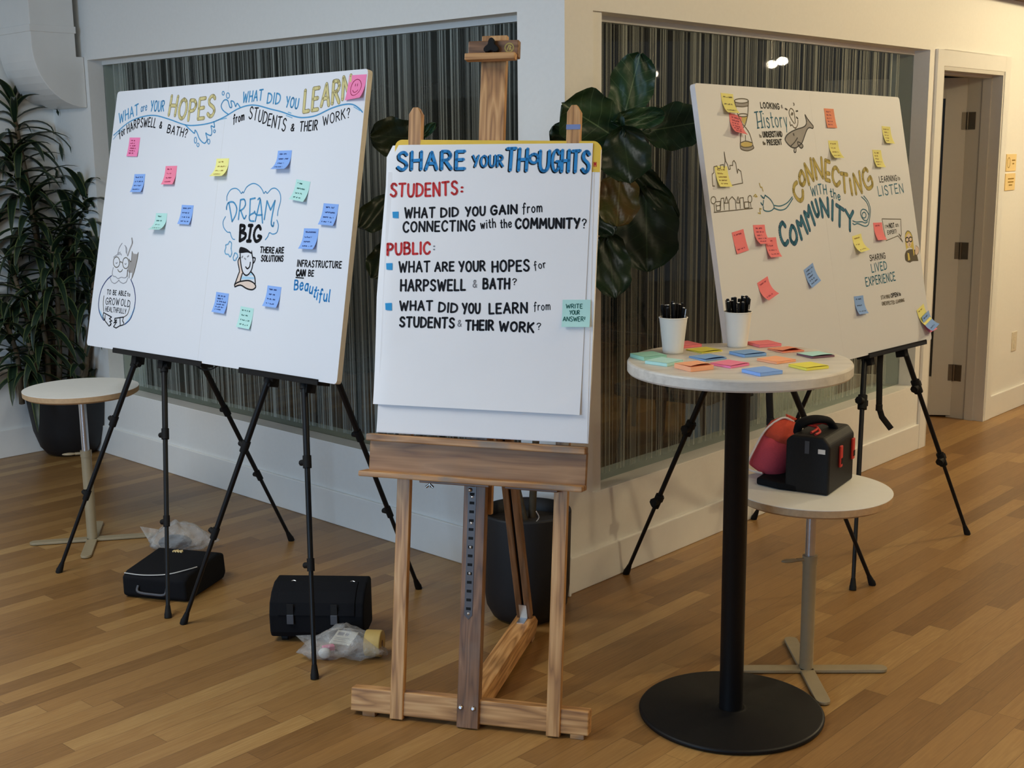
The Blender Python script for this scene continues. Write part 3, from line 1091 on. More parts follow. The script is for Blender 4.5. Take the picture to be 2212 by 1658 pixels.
def sticky(F, px, py, col, label, ink='navy', rot=0.0, curl=0.014, size=0.076, lines=5, seed=0, shear=0.0, text=None, off=0.0006, face=None, curl_side=0.0, cover=None):
    """one square note held by its top edge, lower edge lifting off"""
    rnd = random.Random(seed * 17 + int(px))
    a, b_ = F.px(px, py)
    c, s_ = math.cos(rot), math.sin(rot)

    def at(u, v, e=0.0):                     # u, v in 0..1 from top left
        lx, ly = (u - .5) * size, (.5 - v) * size
        k = max(0.0, v - 0.22) / 0.78
        lift = curl * k ** 2 * (1 + curl_side * (u - .5) * 2)
        ly += lift * 0.35 * k
        return F(a + lx * c - ly * s_, b_ + lx * s_ + ly * c, off + max(0.0, lift) + e)
    q = MB()
    q.grid(lambda u, v: at(u, v), 4, 10)
    q.grid(lambda u, v: at(1 - u, v, -0.0003), 4, 10)
    o = q.build('sticky_note', NOTE[col], origin=at(0.5, 0.0))
    tag(o, label, 'sticky note', None)
    q = MB()
    n = 0

    def stroke(Q, w):
        for (p, r) in zip(Q[:-1], Q[1:]):
            dx, dy = r[0] - p[0], r[1] - p[1]
            L = math.hypot(dx, dy) or 1
            nx, ny = -dy / L * w / 2, dx / L * w / 2
            q.add([at(p[0] + nx, p[1] + ny, .0004), at(p[0] - nx, p[1] - ny, .0004), at(r[0] - nx, r[1] - ny, .0004), at(r[0] + nx, r[1] + ny, .0004)], [(0, 1, 2, 3)])
    if text:
        for (t, u0, u1, v, h) in text:
            ws = [parse(ch)[0] for ch in t]
            tot = sum(ws) + 2.0 * (len(t) - 1)
            x = u0
            for ch, w in zip(t, ws):
                for st in parse(ch)[1]:
                    stroke([(x + gx * (u1 - u0) / tot, v - gy / 10 * h) for gx, gy in st], 0.028)
                x += (w + 2.0) * (u1 - u0) / tot
    elif face:
        stroke([(.5 + .3 * math.cos(i * PI / 8), .5 + .33 * math.sin(i * PI / 8)) for i in range(17)], 0.03)
        stroke([(.5 + .17 * math.cos(i * PI / 8), .52 + .17 * math.sin(i * PI / 8)) for i in range(1, 8)], 0.03)
        for ex in (.44, .56):
            stroke([(ex, .34), (ex, .44)], 0.03)
    else:
        for i in range(lines):
            v = 0.16 + i * (0.66 / max(lines - 1, 1))
            x, end = 0.12 + rnd.uniform(0, .08), rnd.uniform(0.55, 0.9)
            Q, k = [], 0
            while x < end:
                amp = 0.032 if rnd.random() > 0.16 else 0.0
                Q.append((x, v + (amp if k % 2 else -amp)))
                x += rnd.uniform(0.018, 0.04)
                k += 1
                if rnd.random() < 0.13 and len(Q) > 2:
                    stroke(Q, 0.022)
                    Q = []
                    x += 0.05
            if len(Q) > 1:
                stroke(Q, 0.022)
    q.build('writing', INK[ink], o)
    return o

# ------------------------------------------------------------------ tripod easels (four, telescoping black tubes)
def tripod(f1, f2, f3, apex, n, label, group, mast=0.55, wing=1.0):
    """feet f1, f2 under the board, f3 behind; n = board normal"""
    t = thing('tripod_easel', ((f1 + f2 + f3) / 3) * 1.0, label, 'easel', group)
    q = MB()
    q.blob(Frame(apex, (1, 0, 0), (0, 1, 0), UPV), 0.018, 0.018, 0.03)
    q.build('hub', M['black'], t)
    for f in (f1, f2, f3):
        d = (apex - f)
        L = d.length
        d = d / L
        side = d.cross(n).normalized()
        P = lambda s_: f + d * (s_ * L)
        q = MB()
        q.tube([P(0.02), P(0.29)], 0.0078, 10)
        q.tube([P(0.27), P(0.55)], 0.0094, 10)
        q.tube([P(0.53), P(0.99)], 0.0112, 10)
        lg = q.build('leg', M['blackmetal'], t)
        q = MB()
        q.tube([f, f + UPV * 0.002 + d * 0.012, f + d * 0.018, f + d * 0.045], [0.0135, 0.0135, 0.0125, 0.0085], 10)
        q.build('rubber_foot', M['rubber'], lg)
        for s_, r in ((0.28, 0.0125), (0.54, 0.0145), (0.745, 0.0155)):
            q = MB()
            q.tube([P(s_ - 0.016), P(s_ + 0.016)], r, 10)
            k = P(s_) - side * (r + 0.005) * (1 if s_ < 0.6 else -1)
            q.tube([k + side * 0.012, k - side * 0.012], 0.010 * wing, 8)
            if wing > 1:
                q.box(Frame(P(s_), side, d, side.cross(d)), -r - 0.018, r + 0.016, -0.011, 0.011, -0.008, 0.008)
                q.tube([P(s_ - 0.022), P(s_ + 0.02)], r + 0.004, 8)
            q.build('clamp', M['rubber'], lg)
    q = MB()
    upb = (UPV - n * n.dot(UPV)).normalized()
    q.tube([apex, apex + upb * mast * 0.25, apex + upb * mast], [0.011, 0.011, 0.009], 10)
    q.build('mast', M['blackmetal'], t)
    return t


def ledge(t, F, a0, a1, legs):
    """bar at the front of an easel that carries the board's lower edge"""
    q = MB()
    q.box(F, a0, a1, -0.013, -0.0005, -0.05, 0.004)
    q.box(F, a0, a1, -0.0005, 0.007, 0.0015, 0.004)
    q.build('ledge', M['black'], t, bevel=0.001)
    for (f, ap) in legs:
        d = (ap - f).normalized()
        # where the leg meets the ledge height
        s_ = ((F.o - f).dot(UPV)) / d.z
        P = f + d * (s_ - 0.02)
        a, b_, _ = F.inv(P)
        q = MB()
        q.box(Frame(F(a, -0.013, -0.03), F.x, F.y, F.z), -0.016, 0.016, -0.032, 0.0, -0.03, 0.012)
        q.build('bracket', M['rubber'], t, bevel=0.003)


def symm_apex(f1, f2, f3, px):
    m = (f1 + f2) / 2
    d = (f3 - m)
    d.z = 0
    d.normalize()
    return at_plane(px[0], px[1], m, V((d.y, -d.x, 0)))


A1, A2, A3 = at_z(127, 1236), at_z(363, 1334), at_z(630, 1167)
B1, B2, B3 = at_z(396, 1347), at_z(680, 1466), at_z(905, 1271)
D1, D2, D3 = at_z(1842, 1274), at_z(2090, 1154), at_z(1628, 1121)
C1, C2, C3 = V((0.70, 3.87, 0)), at_z(1885, 1263), at_z(1352, 1239)
apA, apB, apD = symm_apex(A1, A2, A3, (352, 617)), symm_apex(B1, B2, B3, (650, 619)), symm_apex(D1, D2, D3, (1880, 541))
# C: its rear leg leaves at an angle; apex on the ray through the crossing point, as far off as the front legs lean
apC = at_plane(1621, 617, (C1 + C2) / 2 + (C3 - (C1 + C2) / 2) * 0.28, V((uR.y, -uR.x, 0)))

# left board plane: through the front legs of A and B
azl = math.radians(-47.85)
nh = V((-math.cos(azl), math.sin(azl), 0))
tl = math.radians(12.0)
nBL = nh * math.cos(tl) + UPV * math.sin(tl)
_o = (apA + apB) / 2 + nBL * 0.042
P_bl = at_plane(187, 745, _o, nBL)
P_br = at_plane(727, 830, _o, nBL)
exb = (P_br - P_bl).normalized()
FBL = Frame(P_bl, exb, nBL.cross(exb), nBL)
# right board: parallel to the right wall, leaning 11.7 degrees
az = math.radians(42.2)
nh = V((math.cos(az), -math.sin(az), 0))
tl = math.radians(11.7)
nBR = nh * math.cos(tl) + UPV * math.sin(tl)
_o = apD + nBR * 0.04
P_bl = at_plane(1585, 837, _o, nBR)
P_br = at_plane(2013, 733, _o, nBR)
exb = (P_br - P_bl).normalized()
FBR = Frame(P_bl, exb, nBR.cross(exb), nBR)


def board(F, corners, label, edge, side_mat):
    """foam board made of two sheets taped edge to edge; corners = bl, br, tr, tl in the picture"""
    uv = [F.px(*c) for c in corners]
    w = sum(((uv[1][0] - uv[0][0]), (uv[2][0] - uv[3][0]))) / 2
    h = sum(((uv[3][1] - uv[0][1]), (uv[2][1] - uv[1][1]))) / 2
    print('BOARD', [tuple(round(x, 3) for x in p) for p in uv], w, h)
    t = thing('foam_board', F(w / 2, 0, 0), label, 'board')
    for (a0, a1, nm) in ((0, w / 2 - 0.0002, 0), (w / 2 + 0.0002, w, 1)):
        c = [(uv[0][0] + (uv[1][0] - uv[0][0]) * a / w, uv[0][1] + (uv[1][1] - uv[0][1]) * a / w) for a in (a0, a1)]
        d = [(uv[3][0] + (uv[2][0] - uv[3][0]) * a / w, uv[3][1] + (uv[2][1] - uv[3][1]) * a / w) for a in (a0, a1)]
        poly = []
        r = 0.012
        if nm == 0:
            poly = [(c[0][0] + r, c[0][1]), (c[1][0], c[1][1]), (d[1][0], d[1][1]), (d[0][0] + r, d[0][1]), (d[0][0] + r * .3, d[0][1] - r * .3), (d[0][0], d[0][1] - r), (c[0][0], c[0][1] + r), (c[0][0] + r * .3, c[0][1] + r * .3)]
        else:
            poly = [(c[0][0], c[0][1]), (c[1][0] - r, c[1][1]), (c[1][0] - r * .3, c[1][1] + r * .3), (c[1][0], c[1][1] + r), (d[1][0], d[1][1] - r), (d[1][0] - r * .3, d[1][1] - r * .3), (d[1][0] - r, d[1][1]), (d[0][0], d[0][1])]
        q = MB()
        q.prism(F, poly, -0.02, 0.0, 0, 1)
        q.build('panel', [M['foam'], side_mat], t)
    return t


BL_ = board(FBL, [(187, 745), (727, 830), (796, 148), (254, 198)], 'white foam board on two black tripods headed WHAT are YOUR HOPES, left of the easel', 0, M['foam_edge'])
BR_ = board(FBR, [(1585, 837), (2013, 733), (1942, 210), (1500, 179)], 'cream lit foam board lettered CONNECTING WITH the COMMUNITY, behind the round bar table', 0, M['foam_edge_white'])

GE = 'black tripod easels carrying the two foam boards'
tA = tripod(A1, A2, A3, apA, nBL, 'black tripod easel under the left end of the left board, beside the stool', GE)
ledge(tA, FBL, FBL.px(245, 757)[0], FBL.px(436, 787)[0], [(A1, apA), (A2, apA)])
tB = tripod(B1, B2, B3, apB, nBL, 'black tripod easel under the right end of the left board, before the buckled case', GE)
ledge(tB, FBL, FBL.px(517, 800)[0], FBL.px(688, 826)[0], [(B1, apB), (B2, apB)])
tC = tripod(C1, C2, C3, apC, nBR, 'black tripod easel partly hidden behind the bar table column', GE, wing=1.6)
ledge(tC, FBR, 0.06, 0.6, [(C1, apC), (C2, apC)])
tD = tripod(D1, D2, D3, apD, nBR, 'black tripod easel under the right end of the cream lit board', GE, wing=1.6)
ledge(tD, FBR, FBR.px(1876, 770)[0], FBR.px(2000, 737)[0], [(D1, apD), (D2, apD)])
for (t, pts) in ((tD, [(1902, 762), (1900, 800), (1899, 880), (1905, 900), (1925, 926)]), (tC, [(1662, 815), (1662, 860), (1664, 910), (1668, 940)])):
    q = MB()
    dpt = FBR(0.9 if t is tD else 0.2, 0.0, -0.09).y + (0.12 if t is tD else -0.05)
    P = [at_depth(x, y, dpt) for x, y in pts]
    q.tube(P, 0.012, 8, flat=0.25, ref=(0.2, 1, 0))
    q.tube([P[2] + V((0, 0, 0.012)), P[2] - V((0, 0, 0.012))], 0.014, 8)
    q.build('strap', M['nylon'], t)
q = MB()
P = [FBL(FBL.px(384, 778)[0], 0.0, -0.06), FBL(FBL.px(400, 790)[0], -0.025, -0.07), FBL(FBL.px(420, 790)[0], -0.022, -0.07), FBL(FBL.px(438, 787)[0], 0.0, -0.07)]
q.tube(smooth(P, 4), 0.006, 6, flat=0.3)
q.build('strap', M['nylon'], tA)

# ------------------------------------------------------------------ what is drawn on the left board
Z1 = Zone(FBL, 180, 130, 640 / 2212)
Z2 = Zone(FBL, 180, 450, 640 / 2212)
ZG = Zone(FBL, 190, 500, 130 / 937)
ZD = Zone(FBL, 470, 390, 170 / 1127)
k = Ink(FBL)
k.text(Z1, 'WHAT', [(268, 470), (412, 402)], 76, .006, 'blue').text(Z1, 'are', [(430, 384), (474, 372)], 55, .004, 'blue').text(Z1, 'YOUR', [(500, 380), (600, 380)], 72, .006, 'blue', upright=True)
k.outlined(Z1, 'HOPES', [(640, 400), (720, 432), (800, 445), (880, 436), (975, 408)], 138, .010, 'gold', 'golddark', upright=True, gap=3.0)
k.text(Z1, 'WHAT', [(1190, 315), (1335, 296)], 74, .006, 'blue', upright=True).text(Z1, 'DID', [(1372, 318), (1465, 328)], 74, .006, 'blue', upright=True).text(Z1, 'YOU', [(1510, 345), (1600, 362)], 72, .006, 'blue', upright=True)
k.outlined(Z1, 'LEARN', [(1645, 390), (1730, 366), (1800, 343), (1885, 318), (1990, 268)], 156, .010, 'gold', 'golddark', upright=True, gap=3.0)
k.draw(Z1, [[(228, 560), (330, 470), (430, 425), (530, 412), (640, 440), (760, 482), (850, 485), (960, 465), (1060, 420), (1150, 365), (1230, 338), (1300, 338), (1400, 365), (1480, 385), (1580, 420), (1650, 428), (1740, 412), (1850, 360), (1940, 332), (2010, 330), (2060, 360), (2085, 388)]], .0045, 'blue')
k.draw(Z1, [[(225, 590), (255, 552), (300, 512)], [(2020, 348), (2066, 376)], [(990, 450), (1070, 432)], [(1515, 412), (1560, 430)], [(1530, 388), (1552, 395)]], .003, 'sky')
k.draw(Z1, [[(760, 482), (800, 520), (830, 545), (835, 522), (850, 542), (870, 590), (905, 620), (925, 590), (915, 545), (930, 555), (955, 560), (960, 525), (955, 490), (980, 500), (975, 460)],
            [(1085, 405), (1045, 375), (1030, 340), (1050, 300), (1078, 300), (1095, 350), (1110, 348), (1103, 306), (1125, 312), (1138, 345), (1150, 322), (1172, 352)]], .0045, 'blue')
k.draw(Z1, [oval(838, 597, 9, 22), oval(857, 632, 8, 13), oval(937, 607, 9, 18), oval(980, 530, 7, 11), oval(1045, 247, 8, 14), oval(1080, 264, 12, 20)], .0035, 'blue')
k.build('heading_lettering', BL_, 'blue and gold heading lettering with a wavy water line')
k = Ink(FBL)
k.text(Z1, 'for', [(270, 582), (314, 546)], 58, .005, 'black').text(Z1, 'HARPSWELL', [(330, 545), (400, 505), (480, 496), (536, 503)], 62, .005, 'black').text(Z1, '&', [(568, 505), (584, 507)], 44, .005, 'black').text(Z1, 'BATH?', [(625, 538), (690, 556), (770, 576)], 58, .005, 'black')
k.text(Z1, 'from', [(1120, 470), (1200, 446)], 62, .005, 'black').text(Z1, 'STUDENTS', [(1236, 432), (1310, 455), (1400, 494), (1504, 530)], 84, .005, 'black', upright=True).text(Z1, '&', [(1550, 526), (1572, 526)], 48, .005, 'black').text(Z1, 'THEIR', [(1615, 530), (1745, 520)], 68, .005, 'black').text(Z1, 'WORK?', [(1790, 490), (1990, 424)], 70, .004, 'black')
k.text(ZD, 'THERE', [(610, 1030), (805, 1038)], 76, .005, 'black').text(ZD, 'ARE', [(832, 1040), (945, 1034)], 74, .005, 'black').text(ZD, 'SOLUTIONS', [(625, 1150), (936, 1156)], 78, .005, 'black')
k.text(Z2, 'INFRASTRUCTURE', [(1597, 432), (1925, 446)], 45, .0045, 'black').text(Z2, 'CAN', [(1590, 502), (1655, 503)], 42, .007, 'black').text(Z2, 'BE', [(1680, 505), (1718, 506)], 42, .0045, 'black').draw(Z2, [[(1588, 515), (1645, 520)]], .004, 'black', sm=False)
k.text(ZG, 'TO BE ABLE', [(295, 972), (592, 1000)], 68, .0035, 'black').text(ZG, 'to', [(612, 1002), (655, 1006)], 60, .003, 'black').text(ZG, 'GROW', [(275, 1128), (484, 1146)], 100, .0035, 'black').text(ZG, 'OLD', [(510, 1150), (650, 1172)], 98, .0035, 'black').text(ZG, 'HEALTHFULLY', [(270, 1236), (590, 1278)], 70, .003, 'black')
k.build('caption_lettering', BL_, 'black hand-printed captions')
k = Ink(FBL)
k.text(Z2, 'B', [(1575, 606), (1602, 606)], 70, .006, 'deepblue').text(Z2, 'eautiful', [(1615, 604), (1660, 612), (1705, 640), (1745, 682), (1835, 696)], 84, .006, 'deepblue', upright=True)
k.build('script_lettering', BL_, 'blue script word Beautiful')
k = Ink(FBL)
k.draw(ZD, [[(135, 285), (140, 210), (190, 130), (260, 110), (310, 140), (340, 182), (360, 160), (375, 172), (420, 90), (510, 40), (590, 70), (640, 130), (665, 182), (690, 155), (715, 180), (770, 120), (830, 110), (890, 170), (905, 280), (870, 420), (860, 500)],
            [(115, 515), (80, 590), (90, 670), (140, 735), (180, 740), (195, 790), (220, 835), (245, 840)], [(850, 565), (872, 640), (850, 740), (790, 765), (745, 745), (720, 800), (685, 845)]], .0035, 'blue')
k.draw(ZD, [[(130, 410), (132, 370), (160, 315), (230, 310), (275, 390), (260, 490), (210, 585)], [(330, 275), (385, 270), (400, 340), (370, 400), (320, 430)], [(335, 430), (380, 545), (410, 500)], [(525, 460), (460, 500), (465, 570), (520, 580)], [(580, 270), (615, 275), (645, 605)], [(530, 440), (560, 490), (640, 490)], [(825, 285), (770, 590), (795, 655), (807, 600)]], .006, 'blue')
k.draw(ZD, [[(165, 320), (210, 585)], [(330, 280), (300, 555)], [(540, 250), (470, 265), (460, 500)], [(540, 580), (612, 275)], [(670, 555), (710, 290), (760, 420), (825, 285)]], .006, 'blue', sm=False)
k.draw(ZD, [[(120, 920), (150, 910), (175, 870), (202, 900), (195, 970), (205, 1040), (180, 1090), (155, 1055), (120, 1050), (105, 1010), (120, 960)], [(235, 1070), (250, 1035), (280, 1050), (290, 1090), (270, 1110), (265, 1135), (235, 1140), (225, 1100)]], .0045, 'sky', closed=True)
k.draw(ZD, [[(330, 640), (385, 652), (380, 700), (330, 735)], [(330, 735), (400, 762), (390, 820), (322, 862)], [(618, 692), (592, 648), (545, 690), (522, 780), (545, 862), (590, 858), (625, 808), (585, 792)]], .0125, 'black')
k.draw(ZD, [[(330, 640), (320, 862)], [(482, 645), (450, 862)], [(450, 642), (500, 642)], [(425, 865), (475, 865)]], .0125, 'black', sm=False)
k.build('dream_big_drawing', BL_, 'blue thought cloud with the words DREAM BIG')
k = Ink(FBL)
k.area(ZD, [(310, 1030), (320, 962), (350, 950), (420, 975), (480, 1022), (490, 992), (502, 1060), (490, 1052), (430, 1028), (350, 1036)], 'black', 2)
k.area(ZD, [(330, 1440), (440, 1430), (520, 1465), (548, 1520), (500, 1560), (420, 1545), (330, 1495), (250, 1520), (245, 1490), (300, 1455)], 'skin').area(ZD, [(320, 1100), (297, 1160), (318, 1290), (262, 1445), (325, 1430), (355, 1330)], 'skin')
k.area(ZD, [(468, 1318), (508, 1320), (522, 1352), (455, 1356)], 'lightblue', sm=False).area(ZD, [(352, 1368), (530, 1380), (536, 1410), (343, 1412)], 'lightblue', sm=False)
k.draw(ZD, [[(325, 1040), (330, 1150), (355, 1290), (395, 1350), (440, 1345), (490, 1270), (510, 1150), (495, 1060)], [(510, 1100), (540, 1110), (530, 1160), (508, 1182)], [(405, 1235), (430, 1260), (460, 1230), (470, 1170)], [(320, 1100), (295, 1160), (315, 1290), (300, 1340), (265, 1440), (245, 1490), (252, 1520)], [(355, 1330), (325, 1432)], [(480, 1305), (530, 1370), (542, 1470)], [(330, 1442), (440, 1430), (520, 1465), (548, 1520), (500, 1560), (420, 1545), (330, 1495), (250, 1520)], [(245, 1490), (280, 1462), (330, 1442)]], .005, 'black')
k.draw(ZD, [[(350, 1100), (360, 1082)], [(430, 1088), (446, 1076)], [(388, 1110), (402, 1124)]], .005, 'grey', sm=False)
k.build('boy_drawing', BL_, 'drawing of a dreaming boy with a dark cap and striped shirt')
k = Ink(FBL)
k.area(ZG, [(640, 430), (675, 465), (690, 310), (715, 345), (765, 350), (785, 325), (770, 430), (730, 600), (700, 690), (680, 730), (690, 640), (640, 640), (620, 600)], 'whale', 1, sm=False)
k.area(ZG, [(575, 1430), (650, 1330), (728, 1170), (722, 1230), (660, 1360), (590, 1440)], 'lightblue').area(ZG, [(178, 1210), (230, 1300), (240, 1370), (200, 1310)], 'lightblue')
k.draw(ZG, [[(620, 372), (660, 260), (692, 180), (685, 105)]], .007, 'whale')
k.draw(ZG, [[(465, 350), (490, 250), (535, 180)], [(575, 215), (605, 260), (605, 350)], [(590, 230), (596, 330)], [(465, 340), (505, 320)], [(400, 400), (440, 370), (510, 345), (520, 370)], [(395, 560), (380, 650), (400, 695), (430, 700), (470, 730), (520, 710), (570, 720), (605, 695), (615, 590)], [(345, 710), (370, 780), (420, 805), (470, 770), (485, 755), (500, 780), (550, 805), (600, 780), (620, 720)],
            [(435, 485), (447, 495), (460, 478)], [(575, 500), (587, 510), (598, 495)]], .003, 'grey')
k.draw(ZG, [oval(447, 475, 50, 82), oval(590, 490, 48, 85), [(495, 480), (515, 470), (540, 490)], [(465, 590), (490, 625), (520, 620), (540, 590)], [(640, 430), (675, 465), (690, 310)], [(785, 325), (770, 430), (730, 600), (700, 690), (680, 735)], [(620, 600), (615, 700)], [(655, 610), (640, 720)], [(250, 1000), (240, 1100), (245, 1240)], [(655, 1165), (620, 1280), (560, 1330)]], .0032, 'brown')
k.draw(ZG, [[(370, 685), (290, 760), (210, 900), (170, 1080), (175, 1230), (220, 1340), (250, 1382)], [(670, 745), (720, 880), (740, 1040), (720, 1200), (660, 1360), (570, 1446)]], .0042, 'navy')
k.draw(ZG, [[(245, 1260), (235, 1330), (270, 1390), (330, 1470), (360, 1450)], [(245, 1260), (370, 1330), (335, 1355), (375, 1390), (340, 1400), (365, 1430), (345, 1450)], [(270, 1300), (265, 1380)], [(555, 1330), (420, 1350), (415, 1380), (450, 1375), (405, 1420), (450, 1405), (400, 1480), (440, 1500), (490, 1470), (555, 1450), (560, 1430)], [(500, 1340), (505, 1460)], [(555, 1330), (540, 1390), (560, 1420)]], .0042, 'black', sm=False)
k.build('old_woman_drawing', BL_, 'drawing of a round old woman in glasses with a grey cat')

# ------------------------------------------------------------------ what is drawn on the right board
R1 = Zone(FBR, 1480, 170, 560 / 2212)
RC = Zone(FBR, 1620, 320, 300 / 2211)
RS = Zone(FBR, 1840, 460, 190 / 1432)
RH = Zone(FBR, 1540, 200, 240 / 2212)
k = Ink(FBR)
con_s = [[(745, 545), (705, 590), (695, 690), (740, 790), (800, 835), (840, 790), (840, 680)], [(815, 370), (785, 450), (800, 550), (840, 585), (875, 520), (860, 430), (825, 372), (815, 370)], [(1410, 370), (1370, 310), (1325, 340), (1315, 460), (1345, 560), (1385, 590), (1430, 540)], [(1870, 360), (1840, 330), (1800, 380), (1800, 500), (1850, 620), (1900, 640), (1950, 580), (1920, 460), (1880, 510)]]
con_l = [[(940, 570), (870, 260), (1010, 505), (965, 175)], [(1060, 480), (1010, 180), (1160, 465), (1135, 160)], [(1265, 218), (1200, 195), (1200, 350), (1205, 500), (1270, 520)], [(1205, 395), (1265, 405)], [(1445, 402), (1545, 420)], [(1490, 410), (1510, 695)], [(1590, 500), (1625, 730)], [(1690, 720), (1645, 420), (1780, 700), (1740, 380)]]
com_s = [[(560, 1240), (515, 1185), (475, 1260), (485, 1400), (530, 1510), (570, 1530), (605, 1480)], [(665, 1240), (640, 1340), (650, 1460), (705, 1520), (745, 1450), (735, 1340), (695, 1255), (665, 1240)], [(985, 870), (1030, 1010), (1070, 1080), (1095, 1030), (1075, 940), (1045, 830)]]
com_l = [[(820, 1440), (745, 1170), (815, 1225), (815, 1090), (915, 1345)], [(950, 1300), (865, 1020), (930, 1080), (935, 920), (1030, 1210)], [(1155, 1085), (1115, 815), (1250, 1080), (1235, 800)], [(1315, 840), (1310, 1135)], [(1375, 905), (1490, 980)], [(1430, 940), (1425, 1235)], [(1520, 990), (1590, 1110), (1590, 1305)], [(1640, 1010), (1590, 1110)]]
for (S_, L_, ink, edge, w) in ((con_s, con_l, 'olive', 'golddark', .0125), (com_s, com_l, 'teal', 'navy', .0125)):
    k.draw(RC, S_, w + .005, edge, 0).draw(RC, L_, w + .005, edge, 0, sm=False)
    k.draw(RC, S_, w, ink, 1).draw(RC, L_, w, ink, 1, sm=False)
k.text(RC, 'WITH', [(985, 768), (1060, 745), (1130, 722), (1225, 736)], 140, .0055, 'teal', upright=True).text(RC, 'the', [(1285, 775), (1350, 798), (1440, 832)], 140, .0055, 'teal', upright=True)
k.build('heading_lettering', BR_, 'olive and teal heading CONNECTING WITH the COMMUNITY')
k = Ink(FBR)
k.draw(RC, [[(240, 750), (310, 800), (360, 870), (382, 940), (350, 985), (290, 1005), (220, 985), (212, 930)], [(385, 910), (480, 920), (590, 870), (670, 775)], [(385, 955), (480, 985), (580, 950), (680, 800)], [(1775, 775), (1850, 850), (1890, 950), (1893, 1060), (1860, 1150), (1800, 1130), (1760, 1040), (1785, 975), (1845, 985), (1893, 1060)], [(1810, 760), (1880, 850), (1915, 970), (1905, 1110), (1880, 1220), (1820, 1240), (1720, 1200), (1660, 1215), (1635, 1195)], [(1635, 1155), (1690, 1175), (1780, 1170), (1830, 1190), (1870, 1170)], oval(1815, 1065, 32, 46)], .0042, 'teal')
k.draw(RC, [[(240, 745), (222, 800), (172, 752)], [(222, 800), (190, 780)], [(215, 830), (205, 912), (172, 868)], [(205, 912), (180, 885)]], .0042, 'teal', sm=False)
k.draw(RC, [[(150, 560), (165, 620), (190, 622), (207, 682)], [(58, 765), (85, 735), (112, 772), (78, 772)], [(130, 1030), (165, 1042), (155, 960), (178, 966)]], .004, 'olive', sm=False)
k.build('plug_drawing', BR_, 'drawing of a plug and curling cable')
k = Ink(FBR)
k.text(RH, 'LOOKING', [(955, 302), (1325, 332)], 104, .005, 'black').text(RH, '&', [(1360, 306), (1392, 308)], 60, .003, 'grey').text(RH, 'UNDERSTAND', [(1000, 886), (1382, 872)], 98, .005, 'black').text(RH, 'PRESENT', [(1085, 1040), (1375, 1030)], 94, .005, 'black').text(RH, 'to', [(930, 890), (966, 890)], 62, .003, 'brown').text(RH, 'the', [(998, 1036), (1046, 1036)], 66, .003, 'brown')
k.text(R1, 'LEARNING', [(1660, 882), (1808, 868)], 44, .004, 'black').text(R1, 'to', [(1818, 865), (1834, 862)], 34, .003, 'brown')
k.text(RS, "I'M", [(545, 246), (598, 242)], 48, .003, 'black').text(RS, 'NOT', [(612, 240), (694, 236)], 68, .0045, 'black').text(RS, 'an', [(714, 222), (758, 216)], 62, .003, 'black').text(RS, 'EXPERT!', [(585, 346), (732, 326)], 56, .003, 'black')
k.text(RS, 'SHARING', [(298, 778), (550, 738)], 88, .004, 'black').text(RS, 'STAYING', [(478, 1402), (622, 1380)], 52, .003, 'brown').text(RS, 'OPEN', [(640, 1374), (752, 1350)], 58, .0045, 'black').text(RS, 'to', [(770, 1345), (796, 1340)], 54, .004, 'black').text(RS, 'UNEXPECTED', [(494, 1502), (700, 1476)], 52, .003, 'brown').text(RS, 'LEARNING', [(720, 1466), (856, 1438)], 46, .003, 'brown')
k.build('caption_lettering', BR_, 'black hand-printed captions')
k = Ink(FBR)
k.draw(RH, [[(862, 386), (896, 702)], [(945, 378), (983, 692)], [(884, 590), (968, 562)], [(826, 393), (888, 381)], [(922, 383), (974, 374)], [(884, 706), (918, 700)], [(966, 697), (1000, 690)]], .005, 'teal', sm=False)
k.text(RH, 'istory', [(1035, 694), (1490, 688)], 312, .005, 'teal')
k.text(R1, 'LISTEN', [(1652, 998), (1864, 970)], 76, .005, 'teal').text(RS, 'LIVED', [(330, 966), (575, 912)], 128, .005, 'teal').text(RS, 'EXPERIENCE', [(236, 1190), (712, 1094)], 132, .005, 'teal')
k.build('teal_lettering', BR_, 'teal words History, LISTEN and LIVED EXPERIENCE')
k = Ink(FBR)
k.area(RH, [(430, 195), (500, 210), (640, 205), (705, 190), (700, 265), (600, 280), (450, 270)], 'whale').area(RH, [(518, 480), (687, 475), (625, 645)], 'sand', sm=False).area(RH, [(560, 1010), (650, 980), (775, 1005), (740, 1080), (590, 1080)], 'sand').area(RH, [(545, 1062), (600, 1092), (730, 1086), (790, 1052), (806, 1110), (700, 1156), (560, 1130)], 'whale')
k.draw(RH, [oval(565, 165, 140, 45), [(428, 170), (450, 265), (480, 400), (530, 520), (622, 665), (670, 540), (695, 400), (705, 170)], [(445, 270), (580, 282), (700, 265)], oval(598, 450, 95, 30), [(622, 665), (560, 800), (545, 1000), (545, 1080), (570, 1130), (690, 1158), (806, 1110), (795, 1050), (770, 950), (720, 800), (640, 685)], [(545, 1000), (650, 965), (775, 995)], [(555, 1060), (620, 1088), (740, 1080), (790, 1050)]], .0035, 'brown')
k.draw(RH, [[(645, 850), (650, 965)]], .003, 'brown', sm=False)
k.build('hourglass_drawing', BR_, 'drawing of an hourglass with olive sand')
k = Ink(FBR)
wh = [(1440, 950), (1460, 860), (1540, 790), (1660, 730), (1790, 690), (1850, 640), (1860, 560), (1830, 440), (1880, 520), (1950, 610), (1995, 670), (1980, 712), (1920, 695), (1870, 740), (1820, 870), (1770, 1000), (1700, 1060), (1640, 1100), (1540, 1070)]
k.area(RH, wh, 'whale').area(RH, [(1690, 980), (1775, 1030), (1790, 1075), (1755, 1105), (1700, 1050)], 'whale', 1)
